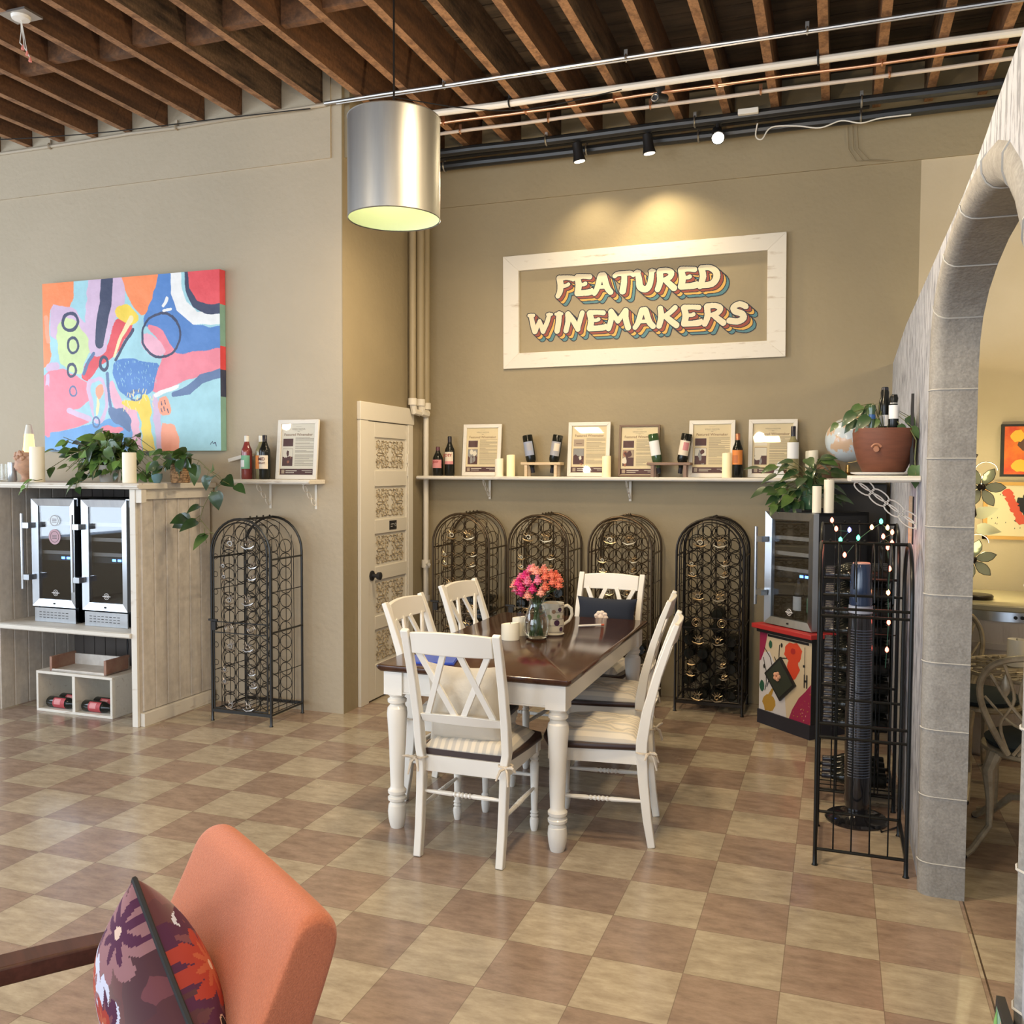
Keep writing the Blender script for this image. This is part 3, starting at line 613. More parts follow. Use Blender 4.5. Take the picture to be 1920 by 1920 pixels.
def cooler(loc, rz, lab, w_=.375, h_=.84, kick=True, first=None, d_=.50, group='stainless framed wine coolers'):
    t = thing('wine_cooler', lab, 'wine cooler', loc, rz, group)
    g = G(); zb = .10 if kick else .0
    # body is an open box so that the racks show behind the glass
    g.box(-w_ / 2, -w_ / 2 + .02, .05, d_, 0, h_); g.box(w_ / 2 - .02, w_ / 2, .05, d_, 0, h_); g.box(-w_ / 2, w_ / 2, d_ - .02, d_, 0, h_); g.box(-w_ / 2, w_ / 2, .05, d_, h_ - .02, h_); g.box(-w_ / 2, w_ / 2, .05, d_, 0, .03 + zb)
    g.build('cabinet_body', black, t)
    g = G(); b_ = .048; z0, z1 = zb + .005, h_ - .003; x0, x1 = -w_ / 2, w_ / 2
    def fr(y):
        return [(x0, y, z0), (x1, y, z0), (x1, y, z1), (x0, y, z1)], [(x0 + b_, y, z0 + b_), (x1 - b_, y, z0 + b_), (x1 - b_, y, z1 - b_), (x0 + b_, y, z1 - b_)]
    o1, i1 = fr(0); o2, _ = fr(.045); i0 = [(a, .012, c) for a, b, c in i1]
    for k in range(4):
        k2 = (k + 1) % 4; g.poly([o1[k], o1[k2], i0[k2], i0[k]]); g.poly([o1[k], o1[k2], o2[k2], o2[k]])
    for k in range(4):
        k2 = (k + 1) % 4; g.poly([i0[k], i0[k2], (i0[k2][0], .04, i0[k2][2]), (i0[k][0], .04, i0[k][2])])
    dr = g.build('door_frame', steel, t, smooth=False)
    g = G(); g.box(x0 + b_, x1 - b_, .018, .024, z0 + b_, z1 - b_); g.build('glass_pane', MATS.get('cooler_glass') or thin_glass('cooler_glass', (.80, .83, .86), .10), dr)
    g = G(); g.cyl((x0 - .03, -.05, z0 + .12), (x0 - .03, -.05, z1 - .10), .011, 0, 12)
    for z in (z0 + .20, z1 - .18): g.box(x0 - .035, x0 + .03, -.055, .0, z - .018, z + .018, 0)
    g.build('handle', steel, dr)
    # badge ring on the glass and lock
    g = G(); g.ring((0, .0165, z0 + b_ + .045), .020, .0018, 0, 'y', 16); g.ring((0, .0165, z0 + b_ + .045), .011, .0018, 0, 'y', 6); g.tube([(-.033, .0165, z0 + b_ + .045), (.033, .0165, z0 + b_ + .045)], .002, 0, 4)
    g.build('badge', mat('badge_white', (.8, .8, .8), .4), dr); g = G(); g.cyl((0, -.002, z0 + .022), (0, .004, z0 + .022), .006, 0, 10); g.build('lock', matblack, dr)
    for k, z in enumerate((h_ - .17, h_ - .27, h_ - .37)):
        g = G(); g.box(x0 + .03, x1 - .03, .06, .075, z - .012, z + .012, 0)
        for q in range(7): g.cyl((x0 + .04 + q * (w_ - .08) / 6, .07, z), (x0 + .04 + q * (w_ - .08) / 6, d_ - .03, z), .003, 1, 5)
        g.build('rack_shelf', [mat('rack_wood', (.42, .38, .33), .5), iron], t)
    g = G(); g.box(x0 + .02, x1 - .02, .055, .10, h_ - .425, h_ - .385, 0)
    for q in range(2): g.box(.02 + q * .045 + (.03 if w_ > .4 else 0), .047 + q * .045 + (.03 if w_ > .4 else 0), .052, .055, h_ - .412, h_ - .397, 1)
    g.build('control_display', [black, mat('display_blue', (.05, .1, 1), .5, emit=(.06, .22, 1), es=14)], t)
    if kick:
        g = G(); g.box(x0 + .02, x1, -.0, .01, .0, .095, 0)
        for r_ in range(3):
            for q in range(8): g.box(x0 + .06 + q * .033, x0 + .08 + q * .033, -.0012, 0, .028 + r_ * .018, .032 + r_ * .018, 1)
        g.build('vent_grille', [steel, matblack], t)
        g = G(); g.box(x1 - .03, x1 + .004, .03, .06, h_ - .003, h_ + .003); g.box(x1 - .002, x1 + .004, .03, .05, h_ - .05, h_ + .003); g.build('hinge', steel, t)
    return t
cooler((-4.985, 4.73, .602), .0, 'left one of the two coolers on the counter shelf, with round stickers on its glass')
cooler((-4.530, 4.71, .602), .0, 'right one of the two coolers on the counter shelf, beside the beadboard side panel')
st = [o for o in C.objects if o.name.startswith('wine_cooler')][0]
for nm, z, rr, c in (('sticker', .69, .050, (.62, .68, .72)), ('sticker', .58, .052, (.45, .28, .32))):
    g = G(); n = 24; g.poly([(-.0 + rr * math.cos(2 * PI * i / n), .0158, z + rr * (.75 if z > .65 else 1) * math.sin(2 * PI * i / n)) for i in range(n)], 0); g.ring((0, .0155, z), rr * .7, .0015, 1, 'y', 18); 
    for k in range(3): g.box(-.02, .02, .0148, .0152, z - .012 + k * .01, z - .008 + k * .01, 1)
    g.build(nm, [mat('sticker_%d' % int(z * 100), c, .5), mat('sticker_ink', (.12, .09, .10), .5)], st)

# crate with two cells, bottles, small brown box
t = thing('wooden_crate', 'whitewashed wooden two-cell crate on the floor under the coolers', 'crate', (-5.10, 4.68, 0))
g = G(); w2, d2, h2, th = .65, .34, .275, .018
g.box(0, w2, 0, d2, 0, th); g.box(0, w2, 0, d2, h2 - th, h2); g.box(0, th, 0, d2, th, h2 - th); g.box(w2 - th, w2, 0, d2, th, h2 - th); g.box(0, w2, d2 - .012, d2, th, h2 - th)
g.build('crate_body', oldwhite_h, t, bevel=.002); g = G(); g.box(w2 / 2 - .012, w2 / 2 + .012, .0, d2 - .012, th, h2 - th); g.build('divider', oldwhite, t)
t = thing('wooden_box', 'small reddish brown open wooden box on top of the white crate', 'box', (-4.99, 4.69, .276), .03)
red = mat('reddish_wood', (.26, .12, .085), .6, var=(.36, .22, .15), vs=8, vstretch=(4, 1, 1))
g = G(); g.box(0, .47, 0, .22, 0, .012, 1); g.box(0, .47, .205, .22, 0, .085, 1); g.box(0, .02, 0, .22, 0, .10); g.box(.45, .47, 0, .22, 0, .10); g.box(.02, .45, .0, .01, 0, .018, 1); g.build('box_body', [red, board], t, bevel=.002)

def bottle(loc, glass, cap, lab1, lab, h=.295, r=.037, label_z=(.07, .16), l2=None, txt=None, rz=0, rx=0, ry=0, group=None, capL=.075, shoulder=.62, name='wine_bottle', band=None, ink=None):
    t = thing(name, lab, 'bottle', loc, rz, group, rx=rx, ry=ry)
    s = h * shoulder; g = G(); nr = .0145
    prof = [(r * .9, 0), (r, .006), (r, s), (r * .93, s + .018), (r * .70, s + .036), (nr + .004, s + .058), (nr, s + .075), (nr, h)]
    g.lathe(prof, (0, 0, 0), 0, 20); g.build('glass_body', glass, t)
    g = G(); g.lathe([(nr + .0012, h - capL), (nr + .0014, h - .004), (nr - .002, h + .001)], (0, 0, 0), 0, 14); g.build('capsule', cap, t)
    if lab1:
        g = G(); n = 14; z0, z1 = label_z; ms = [lab1]; a0 = -PI / 2 - 1.15
        def patch(za, zb, m, e, aa=-1.15, ab=1.15):
            rr = r + e; g.loft([[(rr * math.cos(-PI / 2 + aa + (ab - aa) * j / n), rr * math.sin(-PI / 2 + aa + (ab - aa) * j / n), z) for j in range(n + 1)] for z in (za, zb)], m, closed=False, caps=False)
        patch(z0, z1, 0, .0006)
        if l2: ms.append(l2); patch(z0 + .012, z1 - (z1 - z0) * .35, 1, .0009, -.9, .15 if txt is None else .9)
        if band: ms.append(band); patch(z0 + (z1 - z0) * .0, z0 + (z1 - z0) * .25, len(ms) - 1, .001)
        if txt:
            ms.append(ink or matblack); g.M = Matrix.Translation((0, -r - .0014, z0 + (z1 - z0) * .62)); g.text(txt[0], (z1 - z0) * .33, len(ms) - 1, bold=.0006)
            if len(txt) > 1: g.M = Matrix.Translation((0, -r - .0014, z0 + (z1 - z0) * .36)); g.text(txt[1], (z1 - z0) * .2, len(ms) - 1, bold=.0004)
            g.M = Matrix()
        g.build('label', ms, t)
    return t
capw = mat('capsule_white', (.72, .70, .62), .35); capb = mat('capsule_black', (.02, .02, .03), .25); capr = mat('capsule_copper', (.55, .22, .12), .3, metal=.5); capp = mat('capsule_plum', (.10, .03, .05), .3)
rose = mat('rose_glass', (.30, .055, .05), .06, coat=.5, trans=.3); pale = mat('pale_glass', (.42, .38, .20), .06, coat=.5, trans=.45)
lg = mat('label_green', (.18, .42, .26), .6); lc = mat('label_cream', (.74, .64, .50), .6); lo = mat('label_orange', (.72, .24, .05), .6); lp = mat('label_pink', (.62, .25, .25), .6)
lr = mat('label_red', (.42, .06, .07), .6); lw_ = mat('label_white', (.80, .80, .78), .6); inkr = mat('ink_red', (.35, .03, .03), .6); lgy = mat('label_grey', (.35, .35, .38), .5); lbl = mat('label_bluegrey', (.30, .34, .45), .6)
# bottles lying in the crate
for (x, y, lab) in ((-5.04, 4.735, 'dark bottle with a red label lying at the front of the left crate cell'), (-5.03, 4.83, 'dark bottle behind the front one in the left crate cell'),
                    (-4.735, 4.735, 'dark bottle with a red label lying at the front of the right crate cell'), (-4.73, 4.83, 'dark bottle behind the front one in the right crate cell')):
    bottle((x, y, .018 + .038), darkglass, capb, lr, lab, h=.255, ry=PI / 2, rz=0, rx=0, group='bottles lying in the white crate', label_z=(.06, .16), l2=lp)
for k, (p, q) in enumerate((((-4.90, 5.22, .56), (-4.80, 5.2, .30)), ((-4.62, 5.22, .56), (-4.68, 5.2, .30)), ((-4.30, 5.22, .56), (-4.42, 5.12, .02)))):
    cable([p, ((p[0] + q[0]) / 2 + .03, 5.22, (p[2] + q[2]) / 2), q], .005, black, ['black cord hanging left behind the brown box', 'black cord hanging above the middle of the brown box', 'black cord running down at the right behind the crate'][k])

# ---- things on the counter top (z = 1.553)
CT = 1.5535
def candle(loc, r, h, lab, glow=0, group=None, wob=.0, name='pillar_candle', rim=True):
    t = thing(name, lab, 'candle', loc, 0, group); g = G(); n = 20; pr = [(r * .98, 0), (r, .004), (r, h - .008)]
    rings = [[(a * math.cos(2 * PI * j / n), a * math.sin(2 * PI * j / n), z) for j in range(n)] for a, z in pr]
    top = [(r * .97 * math.cos(2 * PI * j / n), r * .97 * math.sin(2 * PI * j / n), h + wob * math.sin(2 * PI * j / n + 2)) for j in range(n)]
    ins = [(r * .8 * math.cos(2 * PI * j / n), r * .8 * math.sin(2 * PI * j / n), h - .010) for j in range(n)]
    g.loft(rings + [top, ins], 0); g.build('wax', mat('candle_lit', (.88, .78, .5), .45, emit=(1, .70, .28), es=.22) if glow else candle_m, t)
    g = G(); g.cyl((0, 0, h - .012), (0, 0, h + .004), .0018, 0, 5); g.build('wick', matblack, t)
    if glow:
        g = G(); g.ball((0, 0, h - .016), .008, 0, 8, 5, 1.5); g.build('flame', mat('flame', (1, .8, .3), .5, emit=(1, .72, .25), es=9), t)
    return t
candle((-5.035, 4.66, CT), .047, .235, 'ivory pillar candle on the counter at the left end of the trailing plant')
candle((-4.265, 4.66, CT), .043, .195, 'ivory pillar candle on the counter between the trailing plant and the woven pot')
t = thing('lava_lamp', 'glowing yellow cone lava lamp at the far left of the counter', 'lamp', (-5.42, 4.95, CT))
g = G(); g.lathe([(.05, 0), (.05, .01), (.028, .10), (.045, .17)], (0, 0, 0), 0, 18); g.build('base', steel, t)
g = G(); g.lathe([(.045, .17), (.030, .335)], (0, 0, 0), 0, 18); g.build('globe', mat('lava_glow', (1, .55, .15), .3, emit=(1, .60, .18), es=1.8), t)
g = G(); g.lathe([(.030, .335), (.018, .40), (.010, .405)], (0, 0, 0), 0, 18); g.build('cap', capw, t)
g = G(); g.lathe([(.048, .165), (.030, .338)], (0, 0, 0), 0, 18)
glass = mat('clear_glass', (.95, .97, .96), .03, trans=1., ior=1.45)
for k, (x, y, r, h, lab) in enumerate(((-5.40, 4.72, .036, .12, 'clear glass jar in front of the lava lamp on the counter'), (-5.30, 4.70, .030, .13, 'silver mercury-glass vase beside the clay head planter'))):
    g = G(); g.lathe([(r * .8, 0), (r, .01), (r * .9, h * .5), (r, h), (r - .004, h), (r * .86, h * .5), (r * .9, .012)], (0, 0, 0), 0, 18)
    g.build('glass_jar' if k == 0 else 'glass_vase', glass if k == 0 else mat('mercury', (.45, .47, .48), .25, metal=.7), label=lab, cat='jar' if k == 0 else 'vase', loc=(x, y, CT))
# clay head planter: a face in terracotta
t = thing('head_planter', 'terracotta planter shaped like a child\'s head on the counter', 'planter', (-5.205, 4.72, CT), -.5)
terr = mat('clay_pale', (.58, .33, .20), .65, var=(.40, .24, .17), vs=25)
g = G(); rings = []; n = 22
for i in range(13):
    z = .20 * i / 12; pr = [.040, .026, .024, .030, .048, .056, .060, .063, .064, .062, .058, .055, .052][i]
    rings.append([((pr + (.010 * math.exp(-((j / n - .75) * n / 1.1) ** 2) * math.exp(-((i - 6) / .8) ** 2) - .005 * math.exp(-((abs(j / n - .75) - .07) * n / 1.1) ** 2) * math.exp(-((i - 7.4) / .7) ** 2) + .004 * math.exp(-((j / n - .75) * n / 2) ** 2) * math.exp(-((i - 4.2) / .6) ** 2))) * math.cos(2 * PI * j / n), (pr + (.012 * math.exp(-((j / n - .75) * n / 1.1) ** 2) * math.exp(-((i - 6) / .8) ** 2))) * math.sin(2 * PI * j / n), z) for j in range(n)])
g.loft(rings); g.build('head', terr, t, sharp=60)
g = G()
for sx in (-1, 1):
    g.ball((sx * .022, -.052, .126), .006, 1, 8, 5, .6); g.tube([(sx * .012, -.058, .138), (sx * .022, -.058, .142), (sx * .032, -.052, .138)], .002, 1, 4)
g.tube([(-.012, -.055, .082), (0, -.060, .080), (.012, -.055, .082)], .003, 2, 5); g.build('face', [terr, matblack, mat('clay_lips', (.45, .15, .10), .5)], t)
g = G()
for k in range(26):
    a = 2 * PI * k / 26 + random.uniform(-.2, .2); zz = .155 + random.uniform(0, .045); rr = .062 - (zz - .15) * .2; g.ball((rr * math.cos(a), rr * math.sin(a), zz), .014, 0, 7, 5)
g.build('hair_curls', terr, t)

# ---- leaves
def heart(g, p, d, n_, L, W, m, fold=.12, droop=.25):
    """pointed heart leaf from p along d, normal n_"""
    d = Vector(d).normalized(); n_ = Vector(n_); n_ = (n_ - d * n_.dot(d)).normalized(); s_ = d.cross(n_); P = Vector(p)
    prof = [(0, 0), (.02, .26), (.12, .44), (.28, .5), (.50, .42), (.72, .26), (.9, .09), (1, 0)]
    mid = [P + d * (u * L) - n_ * (droop * L * u * u) for u, _ in prof]; i0 = g.V(mid)
    for sg in (1, -1):
        ed = [P + d * ((u - .05 * (k in (1,))) * L) + s_ * (sg * wv * W) - n_ * (droop * L * u * u) + n_ * (fold * wv * W * 1.2) for k, (u, wv) in enumerate(prof)]
        j0 = g.V(ed[1:-1])
        for k in range(len(prof) - 1):
            a, b = i0 + k, i0 + k + 1
            c = [j0 + k] if k < len(prof) - 2 else []; e = [j0 + k - 1] if k > 0 else []
            q = [a, b] + c + e; g.face(q if sg > 0 else q[::-1], m)
def vine(gs, gl, pts, n, L, W, mats=(0, 1), rr=.0022, seed=1, up=(0, 0, 1), face=(0, -1, .3)):
    rd = random.Random(seed); P = [Vector(p) for p in pts]; out = []
    for i in range(len(P) - 1):
        for k in range(4): out.append(P[i].lerp(P[i + 1], k / 4))
    out.append(P[-1]); gs.tube(out, rr, 0, 5)
    for k in range(n):
        t_ = (k + .6) / n * (len(out) - 1); i = min(int(t_), len(out) - 2); q = out[i].lerp(out[i + 1], t_ - i); tan = (out[i + 1] - out[i]).normalized()
        side = Vector((rd.uniform(-1, 1), rd.uniform(-1, .2), rd.uniform(-.5, .8))).normalized(); d = (tan * .6 + side).normalized(); pet = q + d * rd.uniform(.015, .04)
        gs.tube([q, pet], rr * .7, 0, 4); s = rd.uniform(.7, 1.15)
        d2 = (d + Vector((0, -.2, -.55))).normalized()
        heart(gl, pet, d2, Vector(face) + Vector((rd.uniform(-.7, .7), rd.uniform(-.3, .3), rd.uniform(-.2, .8))), L * s, W * s, rd.choice(mats))
# big trailing pothos between the candles
t = thing('trailing_plant', 'big trailing green plant sprawling along the counter between two candles', 'plant', (0, 0, 0))
potm = mat('pot_pale', (.42, .40, .36), .5)
g = G(); g.lathe([(.055, 0), (.075, .11), (.08, .115), (.07, .115), (.06, .09)], (-4.68, 4.92, CT), 0, 20); g.build('pot', potm, t)
gs, gl = G(), G(); rd = random.Random(11); c0 = Vector((-4.68, 4.92, CT + .12))
for k in range(44):
    a = rd.uniform(0, 2 * PI); ex = rd.uniform(.12, .50); hx = rd.uniform(-.02, .20)
    e = Vector((c0.x + math.cos(a) * ex * 1.05, min(max(c0.y + math.sin(a) * ex * .5, 4.62), 5.2), CT + .03 + max(hx, 0) * rd.uniform(.3, 1)))
    mid = c0.lerp(e, .5) + Vector((0, 0, .07 + hx * .5)); vine(gs, gl, [c0, c0.lerp(mid, .6) + Vector((0, 0, .05)), mid, e], rd.randint(4, 6), .085, .062, (0, 0, 1, 2, 2), seed=k)
for k, e in enumerate(((-5.0, 4.85, 1.86), (-4.93, 4.8, 1.83), (-4.72, 4.85, 1.84), (-4.56, 4.8, 1.86), (-4.55, 4.75, 1.80), (-4.86, 4.75, 1.76), (-4.45, 4.8, 1.70), (-5.07, 4.8, 1.77))):
    e = Vector(e); vine(gs, gl, [c0, c0.lerp(e, .5) + Vector((0, -.02, .04)), e], 3, .10, .075, (0, 2, 2), seed=50 + k, face=(0, -1, .2))
vine(gs, gl, [(-4.95, 4.62, 1.57), (-4.97, 4.53, 1.56), (-4.98, 4.52, 1.50)], 3, .07, .05, (2,), seed=90); vine(gs, gl, [(-4.6, 4.62, 1.57), (-4.56, 4.53, 1.565), (-4.57, 4.52, 1.51)], 3, .075, .05, (0, 1), seed=91)
gs.build('stem', mat('stem_green', (.14, .15, .05), .5), t); gl.build('foliage', [leaf_m, leaf_dk, leaf_lt], t, sharp=80)
# pot in woven basket with vine hanging over the right end
t = thing('basket_plant', 'small vine plant in a woven pot spilling over the right end of the counter', 'plant', (0, 0, 0))
bx, by = -4.05, 4.88
g = G(); wic = mat('wicker', (.42, .25, .12), .7, var=(.16, .09, .04), vs=60, vth=(.45, .6), bump=1, bs=90)
for k in range(9): g.ring((bx, by, CT + .008 + k * .0155), .052 + .006 * math.sin(k * .5), .0085, 0, 'z', 24, 6)
g.lathe([(.046, 0), (.050, .13)], (bx, by, CT), 0, 20); g.build('woven_pot', wic, t)
gs, gl = G(), G(); c0 = Vector((bx, by, CT + .13))
for k in range(9):
    a = rd.uniform(0, 2 * PI); e = c0 + Vector((math.cos(a) * rd.uniform(.06, .16), math.sin(a) * .08 - .05, rd.uniform(-.06, .06))); vine(gs, gl, [c0, c0.lerp(e, .5) + Vector((0, 0, .05)), e], 3, .085, .068, (0, 1, 1), seed=100 + k)
vine(gs, gl, [(bx, by, CT + .13), (-3.97, 4.85, 1.72), (-3.88, 4.85, 1.70), (-3.80, 4.85, 1.64), (-3.76, 4.9, 1.60), (-3.74, 4.92, 1.56), (-3.84, 4.92, 1.50), (-3.90, 4.92, 1.40), (-3.93, 4.92, 1.32), (-3.84, 4.90, 1.24), (-3.80, 4.9, 1.22)], 8, .125, .10, (0, 1), seed=205)
vine(gs, gl, [(-3.93, 4.92, 1.34), (-3.98, 4.92, 1.31), (-4.02, 4.92, 1.31)], 2, .125, .10, (1,), seed=206); vine(gs, gl, [(-3.9, 4.92, 1.26), (-3.88, 4.92, 1.16)], 1, .11, .07, (1,), seed=207)
vine(gs, gl, [(-3.84, 4.85, 1.66), (-3.72, 4.85, 1.58), (-3.62, 4.87, 1.53)], 4, .12, .09, (1,), seed=208)
gs.build('stem', MATS['stem_green'], t); gl.build('foliage', [leaf_m, leaf_dk], t, sharp=80)
g = G(); g.lathe([(.02, 0), (.034, .03), (.036, .06), (.03, .062), (.028, .03)], (0, 0, 0), 0, 16); g.build('glass_cup', mat('blue_glass', (.25, .45, .5), .1, trans=.5), label='small blue-green glass cup beside the woven pot', cat='cup', loc=(-4.17, 4.80, CT))

# ================================================================== SHELVES, BRACKETS
def bracket(loc, rz, lab, d=.16, h=.16, group='white scroll brackets under the long shelf', flip=False):
    """scroll shelf bracket: flat bar on the wall, bar under the shelf, rings between; local -y is away from the wall"""
    t = thing('shelf_bracket', lab, 'bracket', loc, rz, group)
    g = G(); g.box(-.009, .009, -.004, 0, -h, 0); g.box(-.009, .009, -d, 0, -.004, 0); g.build('bracket_bars', oldwhite, t)
    g = G()
    for k in range(3):
        u = (k + .5) / 3; c = Vector((0, -d * .92 * (1 - u) - .012, -h * .8 * u - .008)); ax = Vector((0, d * .92, -h * .8)).normalized(); pr = Vector((0, ax.z, -ax.y))
        L = .031; n = 14
        g.tube([c + ax * (L * math.cos(2 * PI * j / n)) + pr * (.016 * math.sin(2 * PI * j / n)) for j in range(n)], .003, 0, 5, loop=True)
    g.build('scroll', oldwhite, t); return t
g = G(); g.box(-3.90, -3.235, 5.135, 5.328, 1.548, 1.578); g.box(-3.90, -3.235, 5.125, 5.14, 1.553, 1.57); tag(g.build('wall_shelf', oldwhite_h, bevel=.004), 'short whitewashed wall shelf with three bottles and a framed sheet', 'shelf')
bracket((-3.665, 5.328, 1.548), 0, 'left bracket under the short wall shelf', .16, .17, 'white scroll brackets under the short shelf')
bracket((-3.305, 5.328, 1.548), 0, 'right bracket under the short wall shelf', .16, .17, 'white scroll brackets under the short shelf')
LS = 1.603
g = G(); g.box(-3.075, .30, 6.40, 6.585, 1.575, LS); g.box(-3.075, .30, 6.39, 6.405, 1.58, 1.598); tag(g.build('wall_shelf', oldwhite_h, bevel=.004), 'long whitewashed wall shelf across the back wall', 'shelf')
bracket((-2.535, 6.585, 1.575), 0, 'white bracket under the long shelf above the leftmost arched rack', .14, .15)
bracket((-1.43, 6.585, 1.575), 0, 'white bracket under the long shelf above the third arched rack', .14, .15)
# bottles on the short shelf
S2 = 1.5785
bottle((-3.765, 5.20, S2), rose, capw, lg, 'rose wine bottle with a green label on the short shelf', txt=None, l2=lw_)
bottle((-3.675, 5.235, S2), pale, capw, lo, 'pale wine bottle with an orange label behind the dark one on the short shelf', band=lo)
bottle((-3.615, 5.19, S2), darkglass, capb, lc, 'dark wine bottle with a cream MIDNIGHT label on the short shelf', txt=('MID', 'NIGHT'), ink=mat('ink_maroon', (.12, .02, .02), .6))
g = G(); g.box(-.085, .085, -.03, .03, 0, .025); g.build('wood_offcut', oldwhite_h, label='pale tapered wood offcut behind the rose bottle on the short shelf', cat='wood piece', loc=(-3.86, 5.27, S2 + .135), bevel=.003).rotation_euler = (0, -.25, .1)
g = G(); g.box(-.03, .03, -.02, .02, 0, .135); g.build('card_stand', board, label='small upright wood block behind the rose bottle on the short shelf', cat='block', loc=(-3.835, 5.285, S2))

# framed winemaker sheets
paper = mat('paper_cream', (.72, .60, .36), .5); paper2 = mat('paper_cream_light', (.74, .68, .54), .5); brown_ink = mat('brown_ink', (.20, .10, .05), .6); greyink = mat('grey_ink', (.22, .18, .13), .6); band_m = mat('maroon_band', (.075, .022, .018), .5)
def poster(loc, w_, h_, lab, seed, fm=None, lean=.10, fw=.028, pale_=False):
    t = thing('framed_poster', lab, 'framed poster', loc, 0, 'framed winemaker posters', rx=-lean)
    g = G(); fm = fm or oldwhite
    x0, x1 = -w_ / 2, w_ / 2; o = [(x0, 0), (x1, 0), (x1, h_), (x0, h_)]; i_ = [(x0 + fw, fw), (x1 - fw, fw), (x1 - fw, h_ - fw), (x0 + fw, h_ - fw)]
    for k in range(4):
        k2 = (k + 1) % 4; q = [o[k], o[k2], i_[k2], i_[k]]; g.prism(q, -.018, 0, 0)
    g.build('frame', fm, t, bevel=.002)
    rd = random.Random(seed); g = G(); g.box(x0 + fw, x1 - fw, -.006, -.003, fw, h_ - fw, 0); W = w_ - 2 * fw; H = h_ - 2 * fw; y = -.0066
    def r(a, b, c, d, m, yy=0): g.poly([(x0 + fw + a * W, y - yy, fw + c * H), (x0 + fw + b * W, y - yy, fw + c * H), (x0 + fw + b * W, y - yy, fw + d * H), (x0 + fw + a * W, y - yy, fw + d * H)], m)
    g.M = Matrix.Translation((0, y, fw + .885 * H)); g.text('VINO NOVA', .016, 2, sx=1.15); g.M = Matrix.Translation((0, y, fw + .77 * H)); g.text('Featured Winemaker', .0255, 1, bold=.0002); g.M = Matrix()
    r(.38, .62, .865, .868, 2); r(.47, .53, .85, .857, 2); r(.42, .58, .95, .953, 2)
    z = .73
    while z > .17:
        r(.42, .97 if rd.random() > .2 else rd.uniform(.6, .9), z, z + .007, 2); z -= .021
        if rd.random() < .1: z -= .02
    r(.05, .36, .56, .72, 3); r(.055, .355, .565, .715, rd.choice((3, 4, 5)), .0002); r(.12, .30, .62, .63, 5, .0004)
    r(.05, .36, .18, .52, 5); r(.055, .355, .36, .515, rd.choice((4, 3, 6)), .0002)
    for k in range(6):
        cx, cz = rd.uniform(.1, .3), rd.uniform(.22, .46); pts = blob(x0 + fw + cx * W, fw + cz * H, rd.uniform(.008, .018), rd.uniform(.01, .03), 10, .25, seed * 9 + k); g.poly([(a, y - .0004 - k * .0001, b) for a, b in pts], rd.choice((6, 7, 5, 3)))
    r(.0, 1.0, .01, .125, 5); r(.04, .13, .03, .105, 4, .0002); r(.17, .5, .08, .092, 3, .0002); r(.17, .42, .045, .055, 3, .0002); r(.65, .95, .085, .092, 3, .0002); r(.75, .95, .055, .062, 3, .0002)
    g.build('printed_sheet', [paper2 if pale_ else paper, brown_ink, greyink, paper2, mat('photo_tan', (.40, .30, .20), .5), band_m, mat('photo_grey', (.28, .27, .25), .5), mat('photo_rust', (.33, .12, .06), .5)], t, smooth=False)
    g = G(); g.box(x0 + fw, x1 - fw, -.0115, -.0105, fw, h_ - fw); g.build('glass_pane', MATS.get('poster_glass') or thin_glass('poster_glass', (.99, .99, .99), .025), t)
    return t
poster((-3.40, 5.24, S2), .315, .40, 'framed winemaker sheet with a chipped white frame on the short shelf', 1, pale_=True)
poster((-2.585, 6.53, LS), .315, .40, 'white framed winemaker sheet leftmost on the long shelf, beside two small bottles', 2)
poster((-1.735, 6.53, LS), .32, .405, 'white framed winemaker sheet second from the left on the long shelf', 3)
poster((-1.36, 6.535, LS), .30, .38, 'dark wood framed winemaker sheet behind the second bottle stand', 4, fm=mat('dark_frame', (.16, .10, .06), .5), fw=.016)
poster((-.84, 6.53, LS), .32, .405, 'white framed winemaker sheet between the second bottle stand and the copper-topped bottle', 5)
poster((-.425, 6.53, LS), .325, .405, 'chipped white framed winemaker sheet rightmost on the long shelf', 6)
# long shelf bottles and candles
bottle((-2.925, 6.47, LS), darkglass, capp, lp, 'short dark bottle with a pink label at the left end of the long shelf', h=.225, r=.041, label_z=(.06, .125), txt=('JOEY',), shoulder=.56, ink=inkr)
bottle((-2.838, 6.50, LS), darkglass, capb, lc, 'tall dark bottle with an orange and pink label beside the short pink-labelled one', h=.305, r=.038, label_z=(.09, .185), txt=('JOEY',), band=lp, ink=inkr)
for (x, y, h, gl_, lab) in ((-2.405, 6.44, .13, 0, 'ivory candle in front of the leftmost framed sheet on the long shelf'), (-2.315, 6.45, .16, 1, 'lit ivory candle between the leftmost framed sheet and the first bottle stand'),
                            (-1.575, 6.44, .15, 1, 'glowing candle at the right foot of the second framed sheet'), (-.722, 6.44, .17, 1, 'glowing candle beside the copper-topped bottle on the long shelf'),
                            (-.165, 6.50, .185, 0, 'ivory candle with dripped rim behind the leafy plant on the long shelf')):
    candle((x, y, LS), .032 if x < -.3 else .042, h, lab, gl_, wob=.004 if gl_ == 0 else .002)
bottle((-.652, 6.46, LS), darkglass, capr, lo, 'dark bottle with a copper top and orange label on the long shelf', h=.305, label_z=(.09, .19), l2=mat('label_rust', (.5, .16, .05), .6))
bottle((-.285, 6.44, LS), pale, capb, lw_, 'pale bottle with a black top and white label before the rightmost framed sheet', h=.35, r=.040, label_z=(.13, .24), shoulder=.60)
